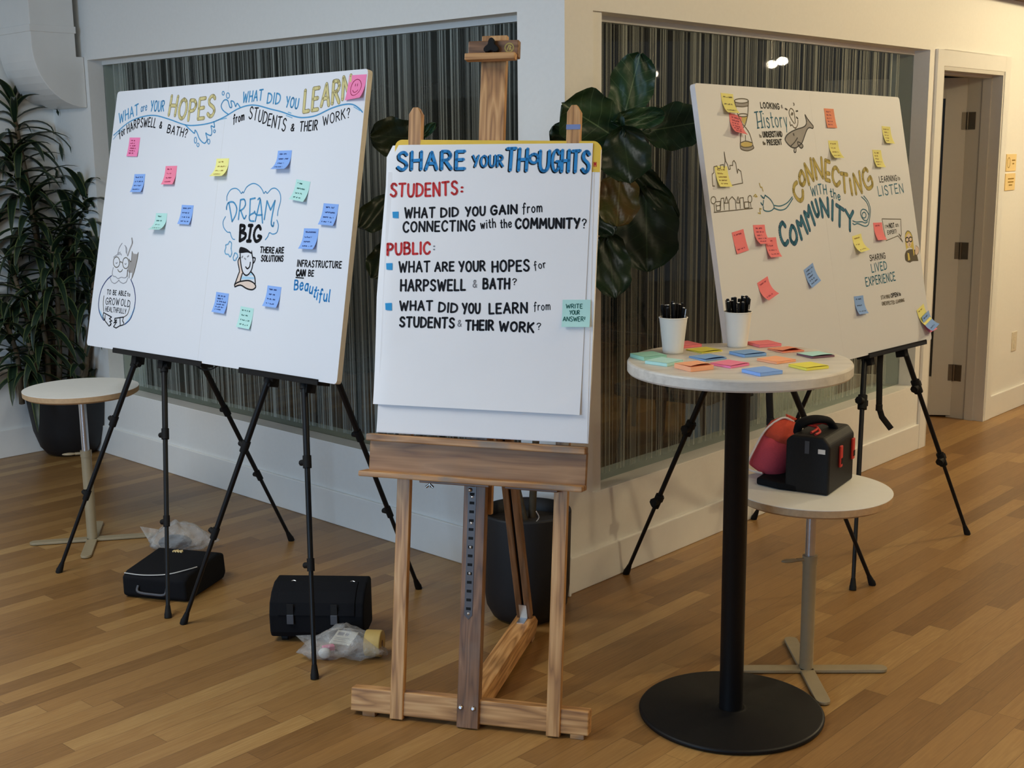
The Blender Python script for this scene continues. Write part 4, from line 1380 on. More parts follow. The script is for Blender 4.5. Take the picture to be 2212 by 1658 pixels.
k.draw(RH, [wh, [(1690, 980), (1775, 1030), (1790, 1075), (1755, 1105), (1700, 1050)]], .0042, 'black', closed=True)
k.draw(RH, [[(1545, 1065), (1620, 990), (1680, 900)], [(1622, 1105), (1614, 1170), (1635, 1192), (1652, 1165), (1652, 1105)]], .0042, 'black').draw(RH, [[(1603, 820), (1609, 850)], [(1440, 320), (1475, 340)], [(1655, 370), (1685, 366)], [(1660, 490), (1686, 515)]], .006, 'black', sm=False)
k.draw(RH, [[(1620, 620), (1545, 500), (1515, 400), (1540, 318), (1590, 340), (1622, 430), (1640, 610)], [(1530, 580), (1545, 660), (1572, 640), (1620, 700), (1660, 692), (1690, 620), (1690, 545)], [(1555, 450), (1572, 392), (1580, 450), (1590, 405)], [(1600, 205), (1616, 230), (1606, 258)], [(1650, 730), (1640, 690)]], .0035, 'brown')
k.build('whale_drawing', BR_, 'drawing of a grey whale spouting a light bulb')
k = Ink(FBR)
k.draw(R1, [[(250, 915), (235, 915), (230, 815), (245, 800), (243, 752), (270, 744), (277, 765), (300, 765), (298, 737), (325, 732), (332, 765), (340, 702), (332, 625), (345, 702), (362, 735), (372, 775), (385, 770), (380, 740), (405, 740), (405, 712), (415, 697), (432, 722), (438, 775), (446, 806), (450, 770), (475, 790), (490, 890), (380, 912)], [(245, 1140), (575, 1105)], [(262, 1070), (268, 1126), (300, 1122), (298, 1046), (262, 1050)], [(300, 1122), (305, 1022), (328, 1018), (334, 1116)], [(335, 1062), (352, 1006), (366, 1060), (335, 1062)], [(376, 1116), (372, 1036), (400, 1006), (428, 1036), (434, 1110)], [(438, 1058), (450, 1006), (464, 1060), (438, 1058)], [(470, 1106), (466, 1018), (495, 1014), (502, 1100)], [(505, 1052), (507, 1104), (545, 1100), (540, 1050), (505, 1052)], [(556, 1056), (562, 1106)], [(246, 1066), (252, 1140)], [(268, 1085), (298, 1080)]], .003, 'brown', sm=False)
k.draw(R1, [oval(240, 1036, 21, 30), oval(552, 1026, 17, 30)], .003, 'brown')
k.build('skyline_drawing', BR_, 'line drawings of a city skyline and a village row')
k = Ink(FBR)
k.area(RS, [(870, 345), (905, 290), (955, 320), (985, 400), (1008, 540), (1015, 670), (988, 590), (960, 560), (905, 570), (888, 600), (868, 450)], 'hair').area(RS, [(888, 385), (925, 330), (962, 385), (970, 480), (942, 552), (912, 545), (892, 480)], 'skin', 1)
k.area(RS, [(930, 590), (985, 588), (1040, 600), (1062, 690), (1082, 780), (990, 782), (950, 802), (880, 772), (866, 680), (892, 612)], 'brown', 1, sm=False).area(RS, [(903, 645), (930, 655), (948, 760), (915, 775)], 'hair', 2, sm=False).area(RS, [(1040, 530), (1085, 570), (1082, 650), (1050, 684), (1028, 640)], 'skin', 2).area(RS, [(985, 560), (1005, 560), (1018, 670), (1005, 700)], 'hair', 2, sm=False)
k.draw(RS, [oval(898, 435, 27, 38), oval(955, 428, 27, 38)], .005, 'black').draw(RS, [[(870, 345), (905, 290), (955, 320), (985, 400)], [(935, 490), (942, 510), (932, 528)], [(1040, 530), (1085, 570), (1082, 650), (1050, 684)], [(892, 612), (866, 680), (880, 772), (950, 802)]], .003, 'brown')
k.draw(RS, [[(490, 95), (795, 100), (806, 342), (798, 378), (765, 338)], [(490, 95), (555, 450), (750, 370), (828, 470), (765, 338)]], .003, 'brown', sm=False)
k.build('speaking_woman_drawing', BR_, 'drawing of a long-haired woman in glasses with a speech bubble')

# ------------------------------------------------------------------ notes on the two boards
for i, (x, y, col, ink, rot, curl, lab) in enumerate((
        (289, 318, 'pink', 'rose', -.03, .004, 'pink note highest on the left board at its left, under the word HARPSWELL'),
        (300, 397, 'blue', 'navy', .0, .012, 'blue note below the highest left pink note on the left board'),
        (368, 380, 'hotpink', 'rose', .0, .012, 'deep pink note between blue and yellow ones on the left board'),
        (479, 365, 'yellow', 'amber', .0, .024, 'the only yellow note on the left board, curling above the thought cloud'),
        (613, 349, 'blue', 'navy', .0, .024, 'blue note with a strong curl at upper right of the left board'),
        (651, 414, 'mint', 'green', -.12, .016, 'mint note right of the thought cloud on the left board'),
        (403, 465, 'blue', 'navy', -.02, .010, 'blue note beside the mint one left of the thought cloud'),
        (347, 482, 'mint', 'green', .0, .028, 'mint note curling most, lower left on the left board'),
        (712, 465, 'blue', 'navy', -.04, .012, 'blue note nearest the right edge of the left board'),
        (670, 518, 'blue', 'navy', .0, .016, 'blue note above the word INFRASTRUCTURE'),
        (478, 655, 'blue', 'navy', -.03, .010, 'closely written blue note low on the left board, left of the mint one'),
        (531, 687, 'mint', 'green', -.05, .008, 'mint note lowest of all on the left board'),
        (590, 642, 'blue', 'navy', -.03, .012, 'blue note below the drawn boy, with four short lines'))):
    sticky(FBL, x, y, col, lab, ink, rot, curl, lines=6 if i in (0, 10) else 4, seed=i)
sticky(FBL, 770, 190, 'pink', 'pink note with a smiley face covering the end of LEARN', 'rose', -.02, .012, face=True, curl_side=0.5, size=0.085)
for i, (x, y, col, ink, rot, curl, lines, lab) in enumerate((
        (1573, 226, 'yellow', 'brown', -.02, .018, 3, 'yellow note at the top left corner of the cream board'),
        (1590, 271, 'coral', 'rose', -.12, .020, 6, 'coral note overlapping the drawn hourglass'),
        (1793, 256, 'orange', 'rose', .0, .004, 5, 'the only orange note on the cream board'),
        (1916, 293, 'yellow', 'amber', -.03, .012, 5, 'yellow note highest at the right of the cream board'),
        (1802, 325, 'yellow', 'amber', .0, .018, 4, 'yellow note just above the drawn word CONNECTING'),
        (1896, 344, 'yellow', 'amber', -.02, .012, 5, 'yellow note right of CONNECTING, above LEARNING'),
        (1560, 383, 'yellow', 'amber', -.02, .012, 5, 'yellow note over the drawn city skyline'),
        (1598, 522, 'coral', 'rose', .12, .004, 2, 'coral note leftmost of the three below the village drawing'),
        (1642, 509, 'coral', 'rose', -.02, .020, 5, 'coral note overlapping another, left of COMMUNITY'),
        (1667, 536, 'coral', 'rose', -.02, .014, 4, 'coral note tucked under its left neighbour near COMMUNITY'),
        (1898, 501, 'coral', 'rose', -.02, .012, 1, 'coral note beside the drawn speech bubble'),
        (1854, 528, 'yellow', 'amber', .1, .026, 3, 'yellow note curling out above SHARING'),
        (1752, 596, 'blue', 'navy', .30, .012, 5, 'blue note set askew in the middle of the cream board'),
        (1653, 626, 'coral', 'rose', .25, .026, 2, 'coral note hanging askew low on the cream board above the pen cup'),
        (1857, 660, 'blue', 'navy', -.02, .014, 3, 'blue note low on the cream board below EXPERIENCE'))):
    sticky(FBR, x, y, col, lab, ink, rot, curl, lines=lines, seed=40 + i)
sticky(FBR, 2003, 700, 'hotpink', 'pink note at the lower right corner of the cream board, under two others', 'rose', .12, .022, lines=0, seed=70)
sticky(FBR, 1992, 681, 'yellow', 'yellow note at the lower right corner of the cream board', 'amber', .30, .018, lines=2, seed=71, off=0.0014)
sticky(FBR, 1998, 696, 'blue', 'blue note stuck over a yellow one at the lower right board corner', 'navy', .30, .030, lines=2, seed=72, off=0.012)

# ------------------------------------------------------------------ wooden studio easel
gl, gr = at_z(785, 1547), at_z(1245, 1598)
exE = (gr - gl).normalized()
ebE = V((-exE.y, exE.x, 0))
T10 = math.radians(10)
nE = -ebE * math.cos(T10) + UPV * math.sin(T10)
upE = ebE * math.sin(T10) + UPV * math.cos(T10)
FE = Frame(gl, exE, upE, nE)
FU = Frame(gl, exE, ebE, UPV)                # upright, depth backwards
te = thing('studio_easel', FU(0.32, 0.3, 0), 'varnished wooden H-frame studio easel with paint-stained tray in the centre', 'easel')


def part(mb, name, mat, parent=None, bevel=0.002, **kw):
    return mb.build(name, mat, parent or te, bevel=bevel, **kw)


q = MB()
q.box(FE, -0.042, 0.678, 0.014, 0.084, -0.045, 0.0)
beam = part(q, 'base_beam', M['easel'], bevel=0.004)
for (a0, a1, top) in ((0.084, 0.124, 1.797), (0.556, 0.596, 1.795)):
    q = MB()
    w = a1 - a0
    q.prism(FE, [(a0, 0.004), (a1, 0.004), (a1, top - 0.02), (a1 - 0.012, top), (a0 + 0.012, top), (a0, top - 0.02)], -0.018, 0.006)
    # grain along the post
    q.g = [V((g.y, g.x, g.z)) for g in q.g]
    part(q, 'side_post', M['easel'])
mc = [FE.px(x, y)[0] for x, y in ((988, 1540), (1034, 1540), (1004, 1080), (1052, 1080))]
m0, m1 = (mc[0] + mc[2]) / 2, (mc[1] + mc[3]) / 2
print('center post', mc)
q = MB()
q.box(FE, m0, m1, 0.002, 0.9, -0.022, 0.010)
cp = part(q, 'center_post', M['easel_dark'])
r0 = FE.px(1018, 1200)[0] - 0.012
q = MB()
zt = 0.0115
q.prism(FE, [(r0, 0.33), (r0 + 0.012, 0.318), (r0 + 0.024, 0.33), (r0 + 0.024, 0.715), (r0, 0.715)], 0.010, zt)
rack = part(q, 'rack_strip', M['grey_strip'], bevel=0)
for i in range(15):
    q = MB()
    b0 = 0.345 + i * 0.0255
    q.box(FE, r0 + 0.005, r0 + 0.019, b0, b0 + 0.008, zt, zt + 0.0006)
    part(q, 'slot', M['rubber'], rack, 0)
for b0 in (0.327, 0.444, 0.52, 0.59, 0.666):
    q = MB()
    q.lathe(Frame(FE(r0 + 0.012, b0 + 0.007, zt), FE.x, FE.y, FE.z), [(0.004, 0), (0.003, 0.0015), (0.001, 0.002)], 10)
    part(q, 'screw', M['chrome'], rack, 0)
for a in (m0 + 0.012, m1 - 0.016):
    q = MB()
    q.lathe(Frame(FE(a, 0.062, 0.010), FE.x, FE.y, FE.z), [(0.007, 0), (0.007, 0.004), (0.004, 0.007)], 12)
    part(q, 'bolt', M['chrome'], None, 0)
# mast sliding behind
k0, k1 = FE.px(1043, 220, -0.03)[0], FE.px(1093, 220, -0.03)[0]
q = MB()
q.box(FE, (m0 + k0) / 2 - 0.004, (m1 + k1) / 2 + 0.004, 0.62, FE.px(1070, 76, -0.02)[1], -0.045, -0.023)
part(q, 'mast', M['easel'])
# top canvas holder
c0, c1 = FE.px(1012, 100, 0.0), FE.px(1121, 100, 0.0)
t_, b_ = FE.px(1065, 88, 0.0)[1], FE.px(1065, 130, 0.02)[1]
q = MB()
q.box(FE, c0[0], c1[0], b_ + 0.01, t_, -0.022, 0.004)
hold = part(q, 'canvas_holder', M['easel_dark'], bevel=0.003)
q = MB()
l0, l1 = FE.px(1004, 125, 0.03)[0], FE.px(1112, 125, 0.03)[0]
q.box(FE, l0, l1, b_, b_ + 0.019, 0.004, 0.034)
part(q, 'lip', M['easel'], hold)
ka, kb = FE.px(1059, 98, 0.03)
kf = Frame(FE(ka, kb, 0.004), FE.x, FE.y, FE.z)
tri = []
for i in range(24):
    a = 2 * PI * i / 24 + PI / 2
    r = 0.012 + 0.013 * max(0, math.cos(1.5 * (((a - PI / 2 + PI / 3) % (2 * PI / 3)) - PI / 3))) ** 2.2
    tri.append((r * math.cos(a), r * math.sin(a)))
q = MB()
q.prism(kf, tri, 0.004, 0.02)
q.tube([kf(0, 0, 0), kf(0, 0, 0.006)], 0.008, 10)
part(q, 'knob', M['rubber'], hold, 0.002)
ea, eb_ = FE.px(1100, 103, 0.004)
kk = Ink(Frame(FE(ea, eb_, 0.004), FE.x, FE.y, FE.z))
kk.strokes([[(x, y) for x, y in oval(0, 0, 0.0125, 0.0125, 20)]], 0.0035, 'sand').strokes([[(-0.006, -0.007), (-0.001, 0.007)], [(0.002, 0.007), (0.001, -0.007)], [(0.002, 0.006), (0.006, 0.003), (0.002, 0)], [(0.003, 0), (0.006, -0.007)]], 0.0026, 'sand', 1)
kk.build('emblem', hold, 'round pale emblem')
# tray assembly, sagging slightly to the right
sl = -0.014
FT = Frame(FE(0, 0.0, 0), (exE + upE * sl).normalized(), (upE - exE * sl).normalized(), nE)
q = MB()
a0, a1 = FT.px(798, 985, 0.032)[0], FT.px(1266, 1015, 0.032)[0]
q.box(FT, a0, a1, FT.px(850, 1026, 0.032)[1] - 0.005, FT.px(850, 950, 0.032)[1], 0.010, 0.032)
part(q, 'tray_board', M['easel_board'])
q = MB()
a0, a1 = FT.px(790, 945, 0.052)[0], FT.px(1264, 975, 0.052)[0]
zz = FT.px(1000, 963, 0.052)[1]
q.box(FT, a0, a1, zz - 0.002, zz + 0.018, 0.008, 0.052)
part(q, 'tray_lip', M['easel_worn'], bevel=0.003)
q = MB()
a0, a1 = FT.px(774, 1028, 0.075)[0], FT.px(1258, 1056, 0.075)[0]
zz = FT.px(1000, 1038, 0.075)[1]
q.box(FT, a0, a1, zz - 0.008, zz + 0.008, 0.008, 0.078)
part(q, 'tray_ledge', M['easel_worn'], bevel=0.003)
zu = zz - 0.008
for (x0, x1) in ((905, 1056), (1090, 1205)):
    q = MB()
    q.box(FT, FT.px(x0, 1045, 0.03)[0], FT.px(x1, 1050, 0.03)[0], zu - 0.011, zu, 0.006, 0.03)
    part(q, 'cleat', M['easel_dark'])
q = MB()
wa = FT.px(926, 1048, 0.03)[0]
q.tube([FT(wa, zu - 0.011, 0.02), FT(wa, zu - 0.024, 0.02)], 0.003, 8)
for s_ in (-1, 1):
    q.tube([FT(wa, zu - 0.014, 0.02), FT(wa + s_ * 0.011, zu - 0.024, 0.02)], [0.003, 0.004], 8)
part(q, 'wing_nut', M['steel'], None, 0)
q = MB()
wa, wb = FE.px(1014, 1058, 0.02)
q.blob(Frame(FE(wa, wb, 0.014), FE.x, FE.y, FE.z), 0.006, 0.006, 0.006, 10, 6)
part(q, 'release_pin', M['chrome'], None, 0)
# foot pads
for a in (0.0, 0.63):
    q = MB()
    q.box(FU, a - 0.005, a + 0.035, 0.004, 0.034, 0.0, 0.022)
    part(q, 'foot_pad', M['easel_worn'])
# rear beam and strut
mid = (m0 + m1) / 2
back = at_z(1140, 1372)
d2 = (back - FU(mid, 0.04, 0))
d2.z = 0
Lb = d2.length
d2.normalize()
FB = Frame(FU(mid, 0.04, 0), d2.cross(UPV), d2, UPV)
q = MB()
q.prism(Frame(FB.o - FB.x * 0.032, FB.y, FB.z, FB.x), [(0.0, 0.016), (Lb - 0.01, 0.016), (Lb + 0.02, 0.05), (Lb - 0.02, 0.082), (0.0, 0.082)], 0.0, 0.064)
part(q, 'rear_beam', M['easel'])
q = MB()
q.box(FB, -0.03, 0.03, Lb - 0.06, Lb - 0.02, 0.0, 0.017)
part(q, 'foot_pad', M['easel_worn'])
foot = FB(0, Lb - 0.035, 0.085)
topP = FE(mid + 0.005, 1.22, -0.07)
for s_ in (-1, 1):
    q = MB()
    off = FB.x * (0.0145 * s_)
    q.bar(foot + off, topP + off, 0.021, 0.03, exE)
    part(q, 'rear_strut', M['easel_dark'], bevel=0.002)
q = MB()
q.bar(foot + UPV * 0.02 - d2 * 0.004, topP - d2 * 0.004, 0.012, 0.012, exE)
part(q, 'groove_shade', M['rubber'], None, 0)  # black bar set into the gap for the groove's shade between the struts
q = MB()
dd = (topP - foot).normalized()
q.bar(foot - d2 * 0.018, foot - d2 * 0.018 + dd * 0.055, 0.026, 0.002, exE)
q.box(FB, -0.013, 0.013, Lb - 0.10, Lb - 0.05, 0.082, 0.0845)
part(q, 'bracket', M['zinc'], None, 0)
q = MB()
pa, pb = FE.px(1229, 275, 0.006)
q.box(FE, 0.5555, 0.5965, pb - 0.006, pb + 0.008, 0.0062, 0.0072)
part(q, 'tape_strip', M['blue_tape'], None, 0)

# ------------------------------------------------------------------ flip-chart pad standing on the tray
T2 = math.radians(2.0)
nP = (nE * math.cos(T2) + upE * math.sin(T2)).normalized()
upP = (upE * math.cos(T2) - nE * math.sin(T2)).normalized()
FP = Frame(FE(0.0, 0.86, 0.038), exE, upP, nP)
pc = [FP.px(*c) for c in ((812, 933), (1270, 958), (1298, 305), (853, 302))]
print('PAD', pc)
tp = thing('flip_chart_pad', FP((pc[0][0] + pc[1][0]) / 2, pc[0][1], 0), 'white flip chart pad lettered SHARE YOUR THOUGHTS on the wooden easel tray', 'paper pad')


def rounded(poly, r, which):
    out = []
    n = len(poly)
    for i, p in enumerate(poly):
        if i not in which:
            out.append(p)
            continue
        a, b_ = V(poly[i - 1] + (0,)), V(poly[(i + 1) % n] + (0,))
        P = V(p + (0,))
        u, v = (a - P).normalized(), (b_ - P).normalized()
        for j in range(7):
            t = j / 6 * PI / 2
            q_ = P + u * (r * (1 - math.sin(t))) + v * (r * (1 - math.cos(t)))
            out.append((q_.x, q_.y))
    return out


q = MB()
q.prism(FP, rounded(pc, 0.022, (2, 3)), -0.018, -0.004)
q.build('backing_card', M['paper'], tp)
yl = [FP.px(*c) for c in ((851, 366), (1295, 371), (1298, 304), (853, 301))]
q = MB()
q.prism(FP, rounded(yl, 0.022, (2, 3)), -0.0188, -0.0032)
yb = q.build('yellow_header', M['pad_yellow'], tp)
kk = Ink(FP, base=-0.0029)
kk.strokes([[FP.px(1283, 359), FP.px(1283, 350), FP.px(1285, 355), FP.px(1287, 350), FP.px(1287, 359)]], 0.003, 'red')
kk.strokes([[FP.px(1281, 366), FP.px(1286, 366)]], 0.002, 'sand')
kk.build('print_mark', yb)
q = MB()
sh2 = [FP.px(*c) for c in ((813, 931), (1268, 957), (1283, 371), (838, 371))]
q.prism(FP, sh2, -0.004, -0.0025)
q.build('under_sheet', M['paper'], tp)
# top sheet: hangs in front, lower edge a little forward, left edge bulging
Bs = FP.px(805, 872), FP.px(1253, 896), FP.px(1281, 309), FP.px(846, 313)
edgeL = [FP.px(x, y) for x, y in ((846, 313), (833, 338), (831, 400), (824, 480), (815, 590), (811, 640), (807, 800), (805, 872))]


def sheet(u, v, e=0.0):
    f = v * (len(edgeL) - 1)
    i = min(int(f), len(edgeL) - 2)
    L_ = (edgeL[i][0] + (edgeL[i + 1][0] - edgeL[i][0]) * (f - i), edgeL[i][1] + (edgeL[i + 1][1] - edgeL[i][1]) * (f - i))
    tR = (edgeL[0][1] - L_[1]) / (edgeL[0][1] - edgeL[-1][1])
    R_ = (Bs[2][0] + (Bs[1][0] - Bs[2][0]) * tR, Bs[2][1] + (Bs[1][1] - Bs[2][1]) * tR)
    a, b_ = L_[0] + (R_[0] - L_[0]) * u, L_[1] + (R_[1] - L_[1]) * u
    z = 0.007 * max(0, (tR - 0.78) / 0.22) ** 2 + 0.0004 * math.sin(u * 9 + v * 5) * math.sin(v * 11 - u * 4)
    z -= 0.010 * max(0, 0.05 - u) / 0.05
    return FP(a, b_, z + e)


q = MB()
q.grid(lambda u, v: sheet(u, v), 24, 28)
q.grid(lambda u, v: sheet(1 - u, v, -0.0004), 24, 28)
q.build('top_sheet', M['paper'], tp)
ZC = Zone(FP, 780, 270, 540 / 2212)
ZE = Zone(FP, 780, 600, 540 / 1865)
k = Ink(FP, base=0.0008)
hd = [('SHARE', [(328, 395), (915, 382)], 152, .0088), ('YOUR', [(990, 366), (1255, 364)], 96, .0058), ('TH', [(1285, 400), (1462, 404)], 186, .0088), ('O', [(1490, 334), (1566, 336)], 80, .0075), ('U', [(1580, 402), (1660, 402)], 172, .0088), ('G', [(1690, 410), (1752, 410)], 186, .0075), ('HTS', [(1775, 412), (2015, 412)], 182, .0088)]
for t, p, h, w in hd:
    k.strokes(text_strokes(ZC, t, p, h), w, 'black', 0, dx=-.0036, dy=-.003)
for t, p, h, w in hd:
    k.strokes(text_strokes(ZC, t, p, h), w, 'deepblue', 1)
k.build('heading_lettering', tp, 'blue shadowed heading SHARE YOUR THOUGHTS')
k = Ink(FP, base=0.0008)
k.text(ZC, 'STUDENTS', [(262, 632), (560, 630), (850, 612)], 112, .0066, 'red').text(ZC, ':', [(884, 602), (898, 602)], 80, .006, 'red').text(ZC, 'PUBLIC', [(234, 1146), (608, 1136)], 98, .007, 'red').text(ZC, ':', [(640, 1112), (652, 1112)], 62, .004, 'grey')
k.build('red_lettering', tp, 'red words STUDENTS and PUBLIC')
k = Ink(FP, base=0.0008)
for z, t, p, h, w in ((ZC, 'WHAT', [(388, 820), (650, 815)], 86, .0056), (ZC, 'DID', [(708, 812), (858, 806)], 76, .0056), (ZC, 'YOU', [(925, 804), (1095, 798)], 76, .0056), (ZC, 'GAIN', [(1150, 790), (1378, 780)], 74, .0062), (ZC, 'from', [(1430, 776), (1600, 768)], 84, .0034),
                      (ZC, 'CONNECTING', [(374, 944), (1003, 932)], 86, .0056), (ZC, 'with', [(1060, 916), (1190, 905)], 80, .0034), (ZC, 'the', [(1235, 910), (1330, 904)], 76, .0036), (ZC, 'COMMUNITY', [(1368, 914), (1930, 908)], 82, .0064), (ZC, '?', [(1955, 912), (1990, 912)], 80, .0034),
                      (ZC, 'WHAT', [(338, 1300), (606, 1294)], 90, .0056), (ZC, 'ARE', [(655, 1292), (820, 1288)], 76, .0056), (ZC, 'YOUR', [(868, 1294), (1095, 1287)], 84, .0056), (ZC, 'HOPES', [(1162, 1298), (1485, 1286)], 92, .0058), (ZC, 'for', [(1535, 1278), (1635, 1260)], 70, .0026),
                      (ZE, 'HARPSWELL', [(297, 94), (775, 92)], 78, .0060), (ZE, 'BATH', [(912, 80), (1105, 80)], 72, .0060), (ZE, '?', [(1130, 52), (1158, 52)], 46, .0030),
                      (ZE, 'WHAT', [(290, 240), (530, 240)], 66, .0056), (ZE, 'DID', [(580, 250), (715, 258)], 66, .0058), (ZE, 'YOU', [(757, 264), (885, 262)], 72, .0058), (ZE, 'LEARN', [(958, 266), (1238, 258)], 72, .0058), (ZE, 'from', [(1290, 242), (1410, 238)], 62, .0026),
                      (ZE, 'STUDENTS', [(290, 362), (692, 372)], 70, .0060), (ZE, 'THEIR', [(782, 386), (985, 388)], 68, .0062), (ZE, 'WORK', [(1032, 392), (1285, 404)], 66, .0062), (ZE, '?', [(1312, 384), (1340, 384)], 48, .0028)):
    k.text(z, t, p, h, w, 'black')
k.text(ZE, '&', [(835, 70), (862, 70)], 52, .0028, 'grey').text(ZE, '&', [(722, 362), (748, 362)], 46, .0028, 'grey')
k.build('black_lettering', tp, 'black hand-printed questions')
k = Ink(FP, base=0.0008)
for z, x0, y0, x1, y1 in ((ZC, 278, 765, 332, 825), (ZC, 222, 1220, 278, 1282), (ZE, 180, 186, 230, 243)):
    k.area(z, [(x0, y0 + 2), (x1, y0), (x1, y1), (x0 + 3, y1 - 4)], 'dot', sm=False)
k.build('bullet_squares', tp, 'three blue square bullets')
sticky(FP, 1245, 678, 'mint', 'mint note lettered WRITE YOUR ANSWER! on the flip chart', 'green', .02, .008, off=.0012, size=.08, text=[('WRITE', .13, .72, .30, .15), ('YOUR', .26, .62, .52, .15), ('ANSWER!', .04, .82, .77, .17), ('>', .52, .64, .96, .12)])

# ------------------------------------------------------------------ round bar table and what stands on it
TB = at_z(1578.6, 1540)
TT = at_z(1596, 776.5, 1.06)
print('table', TB, TT)
ctr = V(((TB.x + TT.x) / 2, (TB.y + TT.y) / 2, 0))
ft = frame_at(ctr)
tt = thing('bar_table', ctr, 'tall round bar table with pale wood top and black disc base', 'table')
q = MB()
q.lathe(ft, [(0.0005, 1.024), (0.300, 1.024), (0.309, 1.026), (0.3125, 1.031), (0.3125, 1.054), (0.3105, 1.058), (0.306, 1.06), (0.0005, 1.06)], 96, smooth=False, cap0=False, cap1=False)
q.g = [V((p.x - ctr.x, p.y - ctr.y, p.z)) for p in q.v]
q.build('table_top', M['table'], tt, weld=True)
q = MB()
q.lathe(ft, [(0.0345, 0.012), (0.0345, 1.0), (0.09, 1.016), (0.09, 1.024)], 40)
q.build('column', M['black'], tt)
q = MB()
q.lathe(ft, [(0.262, 0.0), (0.27, 0.003), (0.271, 0.010), (0.268, 0.0145), (0.262, 0.016), (0.05, 0.017), (0.04, 0.02)], 80)
q.build('base_plate', M['black'], tt)
ZT = 1.06


def note_pad(bx, by, rx, ry, col, h, lab, lift=0.0, edge=None, tilt=0.0):
    """square block of notes; (bx,by) nearest corner, (rx,ry) right corner in the picture"""
    P = at_z(1330 + bx * .25769, 600 + by * .25769, ZT)
    Q = at_z(1330 + rx * .25769, 600 + ry * .25769, ZT)
    d = (Q - P)
    d.z = 0
    d.normalize()
    f = Frame(P + UPV * 0.0002, d, V((-d.y, d.x, 0)), UPV)
    S = 0.076
    t = thing('note_pad', f(S / 2, S / 2, 0), lab, 'note pad', 'blocks of sticky notes on the bar table')
    q = MB()
    q.box(f, 0, S, 0, S, 0, h)
    q.build('sheets', NOTE[edge or col], t, bevel=0.0008, seg=1)
    q = MB()
    n = 8
    q.grid(lambda u, v: f(u * S, v * S, h + 0.0006 + lift * (1 - v) ** 2 * (0.5 + 0.5 * math.sin(u * PI))), n, n)
    q.grid(lambda u, v: f((1 - u) * S, v * S, h + 0.0002 + lift * (1 - v) ** 2 * (0.5 + 0.5 * math.sin(u * PI))), n, n)
    q.build('top_note', NOTE[col], t)


note_pad(236, 697, 437, 678, 'sea', .011, 'sea-green note block nearest the left rim of the bar table')
note_pad(430, 745, 608, 706, 'mint', .009, 'mint note block beside the left paper cup, in front of the green one')
note_pad(628, 790, 826, 768, 'tangerine', .013, 'thick orange note block at the front left of the bar table', lift=.006)
note_pad(965, 760, 1150, 728, 'hotpink', .006, 'pink note block in the middle of the bar table, between orange and blue', edge='pink', lift=.002)
note_pad(750, 700, 945, 678, 'steel', .004, 'thin blue note block behind the middle pink one', lift=.004)
note_pad(725, 635, 925, 612, 'lemon', .003, 'thin yellow-green note block between the two paper cups', lift=.003)
note_pad(545, 594, 735, 576, 'coral', .008, 'pink-red note block half hidden behind the left paper cup')
note_pad(1080, 670, 1268, 652, 'steel', .008, 'blue note block in front of the right paper cup', lift=.003)
note_pad(1212, 828, 1405, 804, 'blue', .009, 'blue note block nearest the front rim of the bar table')
note_pad(1350, 725, 1530, 698, 'tangerine', .006, 'orange note block right of centre on the bar table')
note_pad(1400, 632, 1602, 614, 'orange', .004, 'orange note block at the back right with a lifted top sheet', lift=.008)
note_pad(1205, 586, 1394, 572, 'coral', .008, 'red note block just right of the right paper cup')
note_pad(1650, 678, 1850, 660, 'mint', .005, 'mint note block with plum edges at the right rim of the bar table', lift=.004, edge='plum')
note_pad(1600, 780, 1780, 760, 'lemon', .007, 'yellow note block at the front right of the bar table', lift=.002)


def paper_cup(px, py, lab, n_pens, plab, grp, seed, silver=False):
    P = at_z(px, py, ZT)
    f = frame_at(P + UPV * 0.0003)
    t = thing('paper_cup', f(0, 0, 0), lab, 'cup')
    q = MB()
    H = 0.107
    q.lathe(f, [(0.0005, 0.006), (0.028, 0.006), (0.0285, 0.0), (0.0295, 0.0), (0.0298, 0.006), (0.0405, H - 0.004)], 40, smooth=True, cap0=False, cap1=False)
    q.lathe(f, [(0.0288, 0.0065), (0.0395, H - 0.004)], 40, cap0=False, cap1=False)
    q.build('wall', M['cup'], t)
    q = MB()
    q.tube([f(0.0405 * math.cos(a * PI / 20), 0.0405 * math.sin(a * PI / 20), H - 0.003) for a in range(41)], 0.0019, 8, caps=False)
    q.build('rolled_rim', M['cup'], t)
    rnd = random.Random(seed)
    for i in range(n_pens):
        a = 2 * PI * i / n_pens + rnd.uniform(-.15, .15)
        rr = 0.026 if i % 3 else 0.012
        top = f((rr + 0.006) * math.cos(a), (rr + 0.006) * math.sin(a), rnd.uniform(0.132, 0.150))
        bot = f(0.6 * rr * math.cos(a + 0.25), 0.6 * rr * math.sin(a + 0.25), 0.0085)
        d = (top - bot).normalized()
        q = MB()
        q.tube([bot, bot + d * 0.004, top - d * 0.02, top - d * 0.019, top], [0.0025, 0.0042, 0.0042, 0.0052, 0.005], 8)
        sd = d.cross(V((math.cos(a), math.sin(a), 0.1))).normalized()
        q.bar(top + sd.cross(d) * 0.0068 - d * 0.002, top + sd.cross(d) * 0.0068 - d * 0.034, 0.003, 0.0016, sd, 2 if (silver and i == n_pens - 1) else 0)
        q.tube([top - d * 0.0002, top + d * 0.0015], 0.0034, 8, 1)
        o = q.build('pen', [M['rubber'], M['grey'] if i % 2 else M['cup'], M['alu']])
        tag(o, plab, 'pen', grp)


paper_cup(1453.5, 762, 'white paper cup of black pens nearer the left rim of the bar table', 11, 'black ballpoint pen standing in the left paper cup', 'pens in the left paper cup', 3, silver=True)
paper_cup(1592.5, 748, 'white paper cup of black pens nearer the cream board', 14, 'black ballpoint pen standing in the right paper cup', 'pens in the right paper cup', 5)


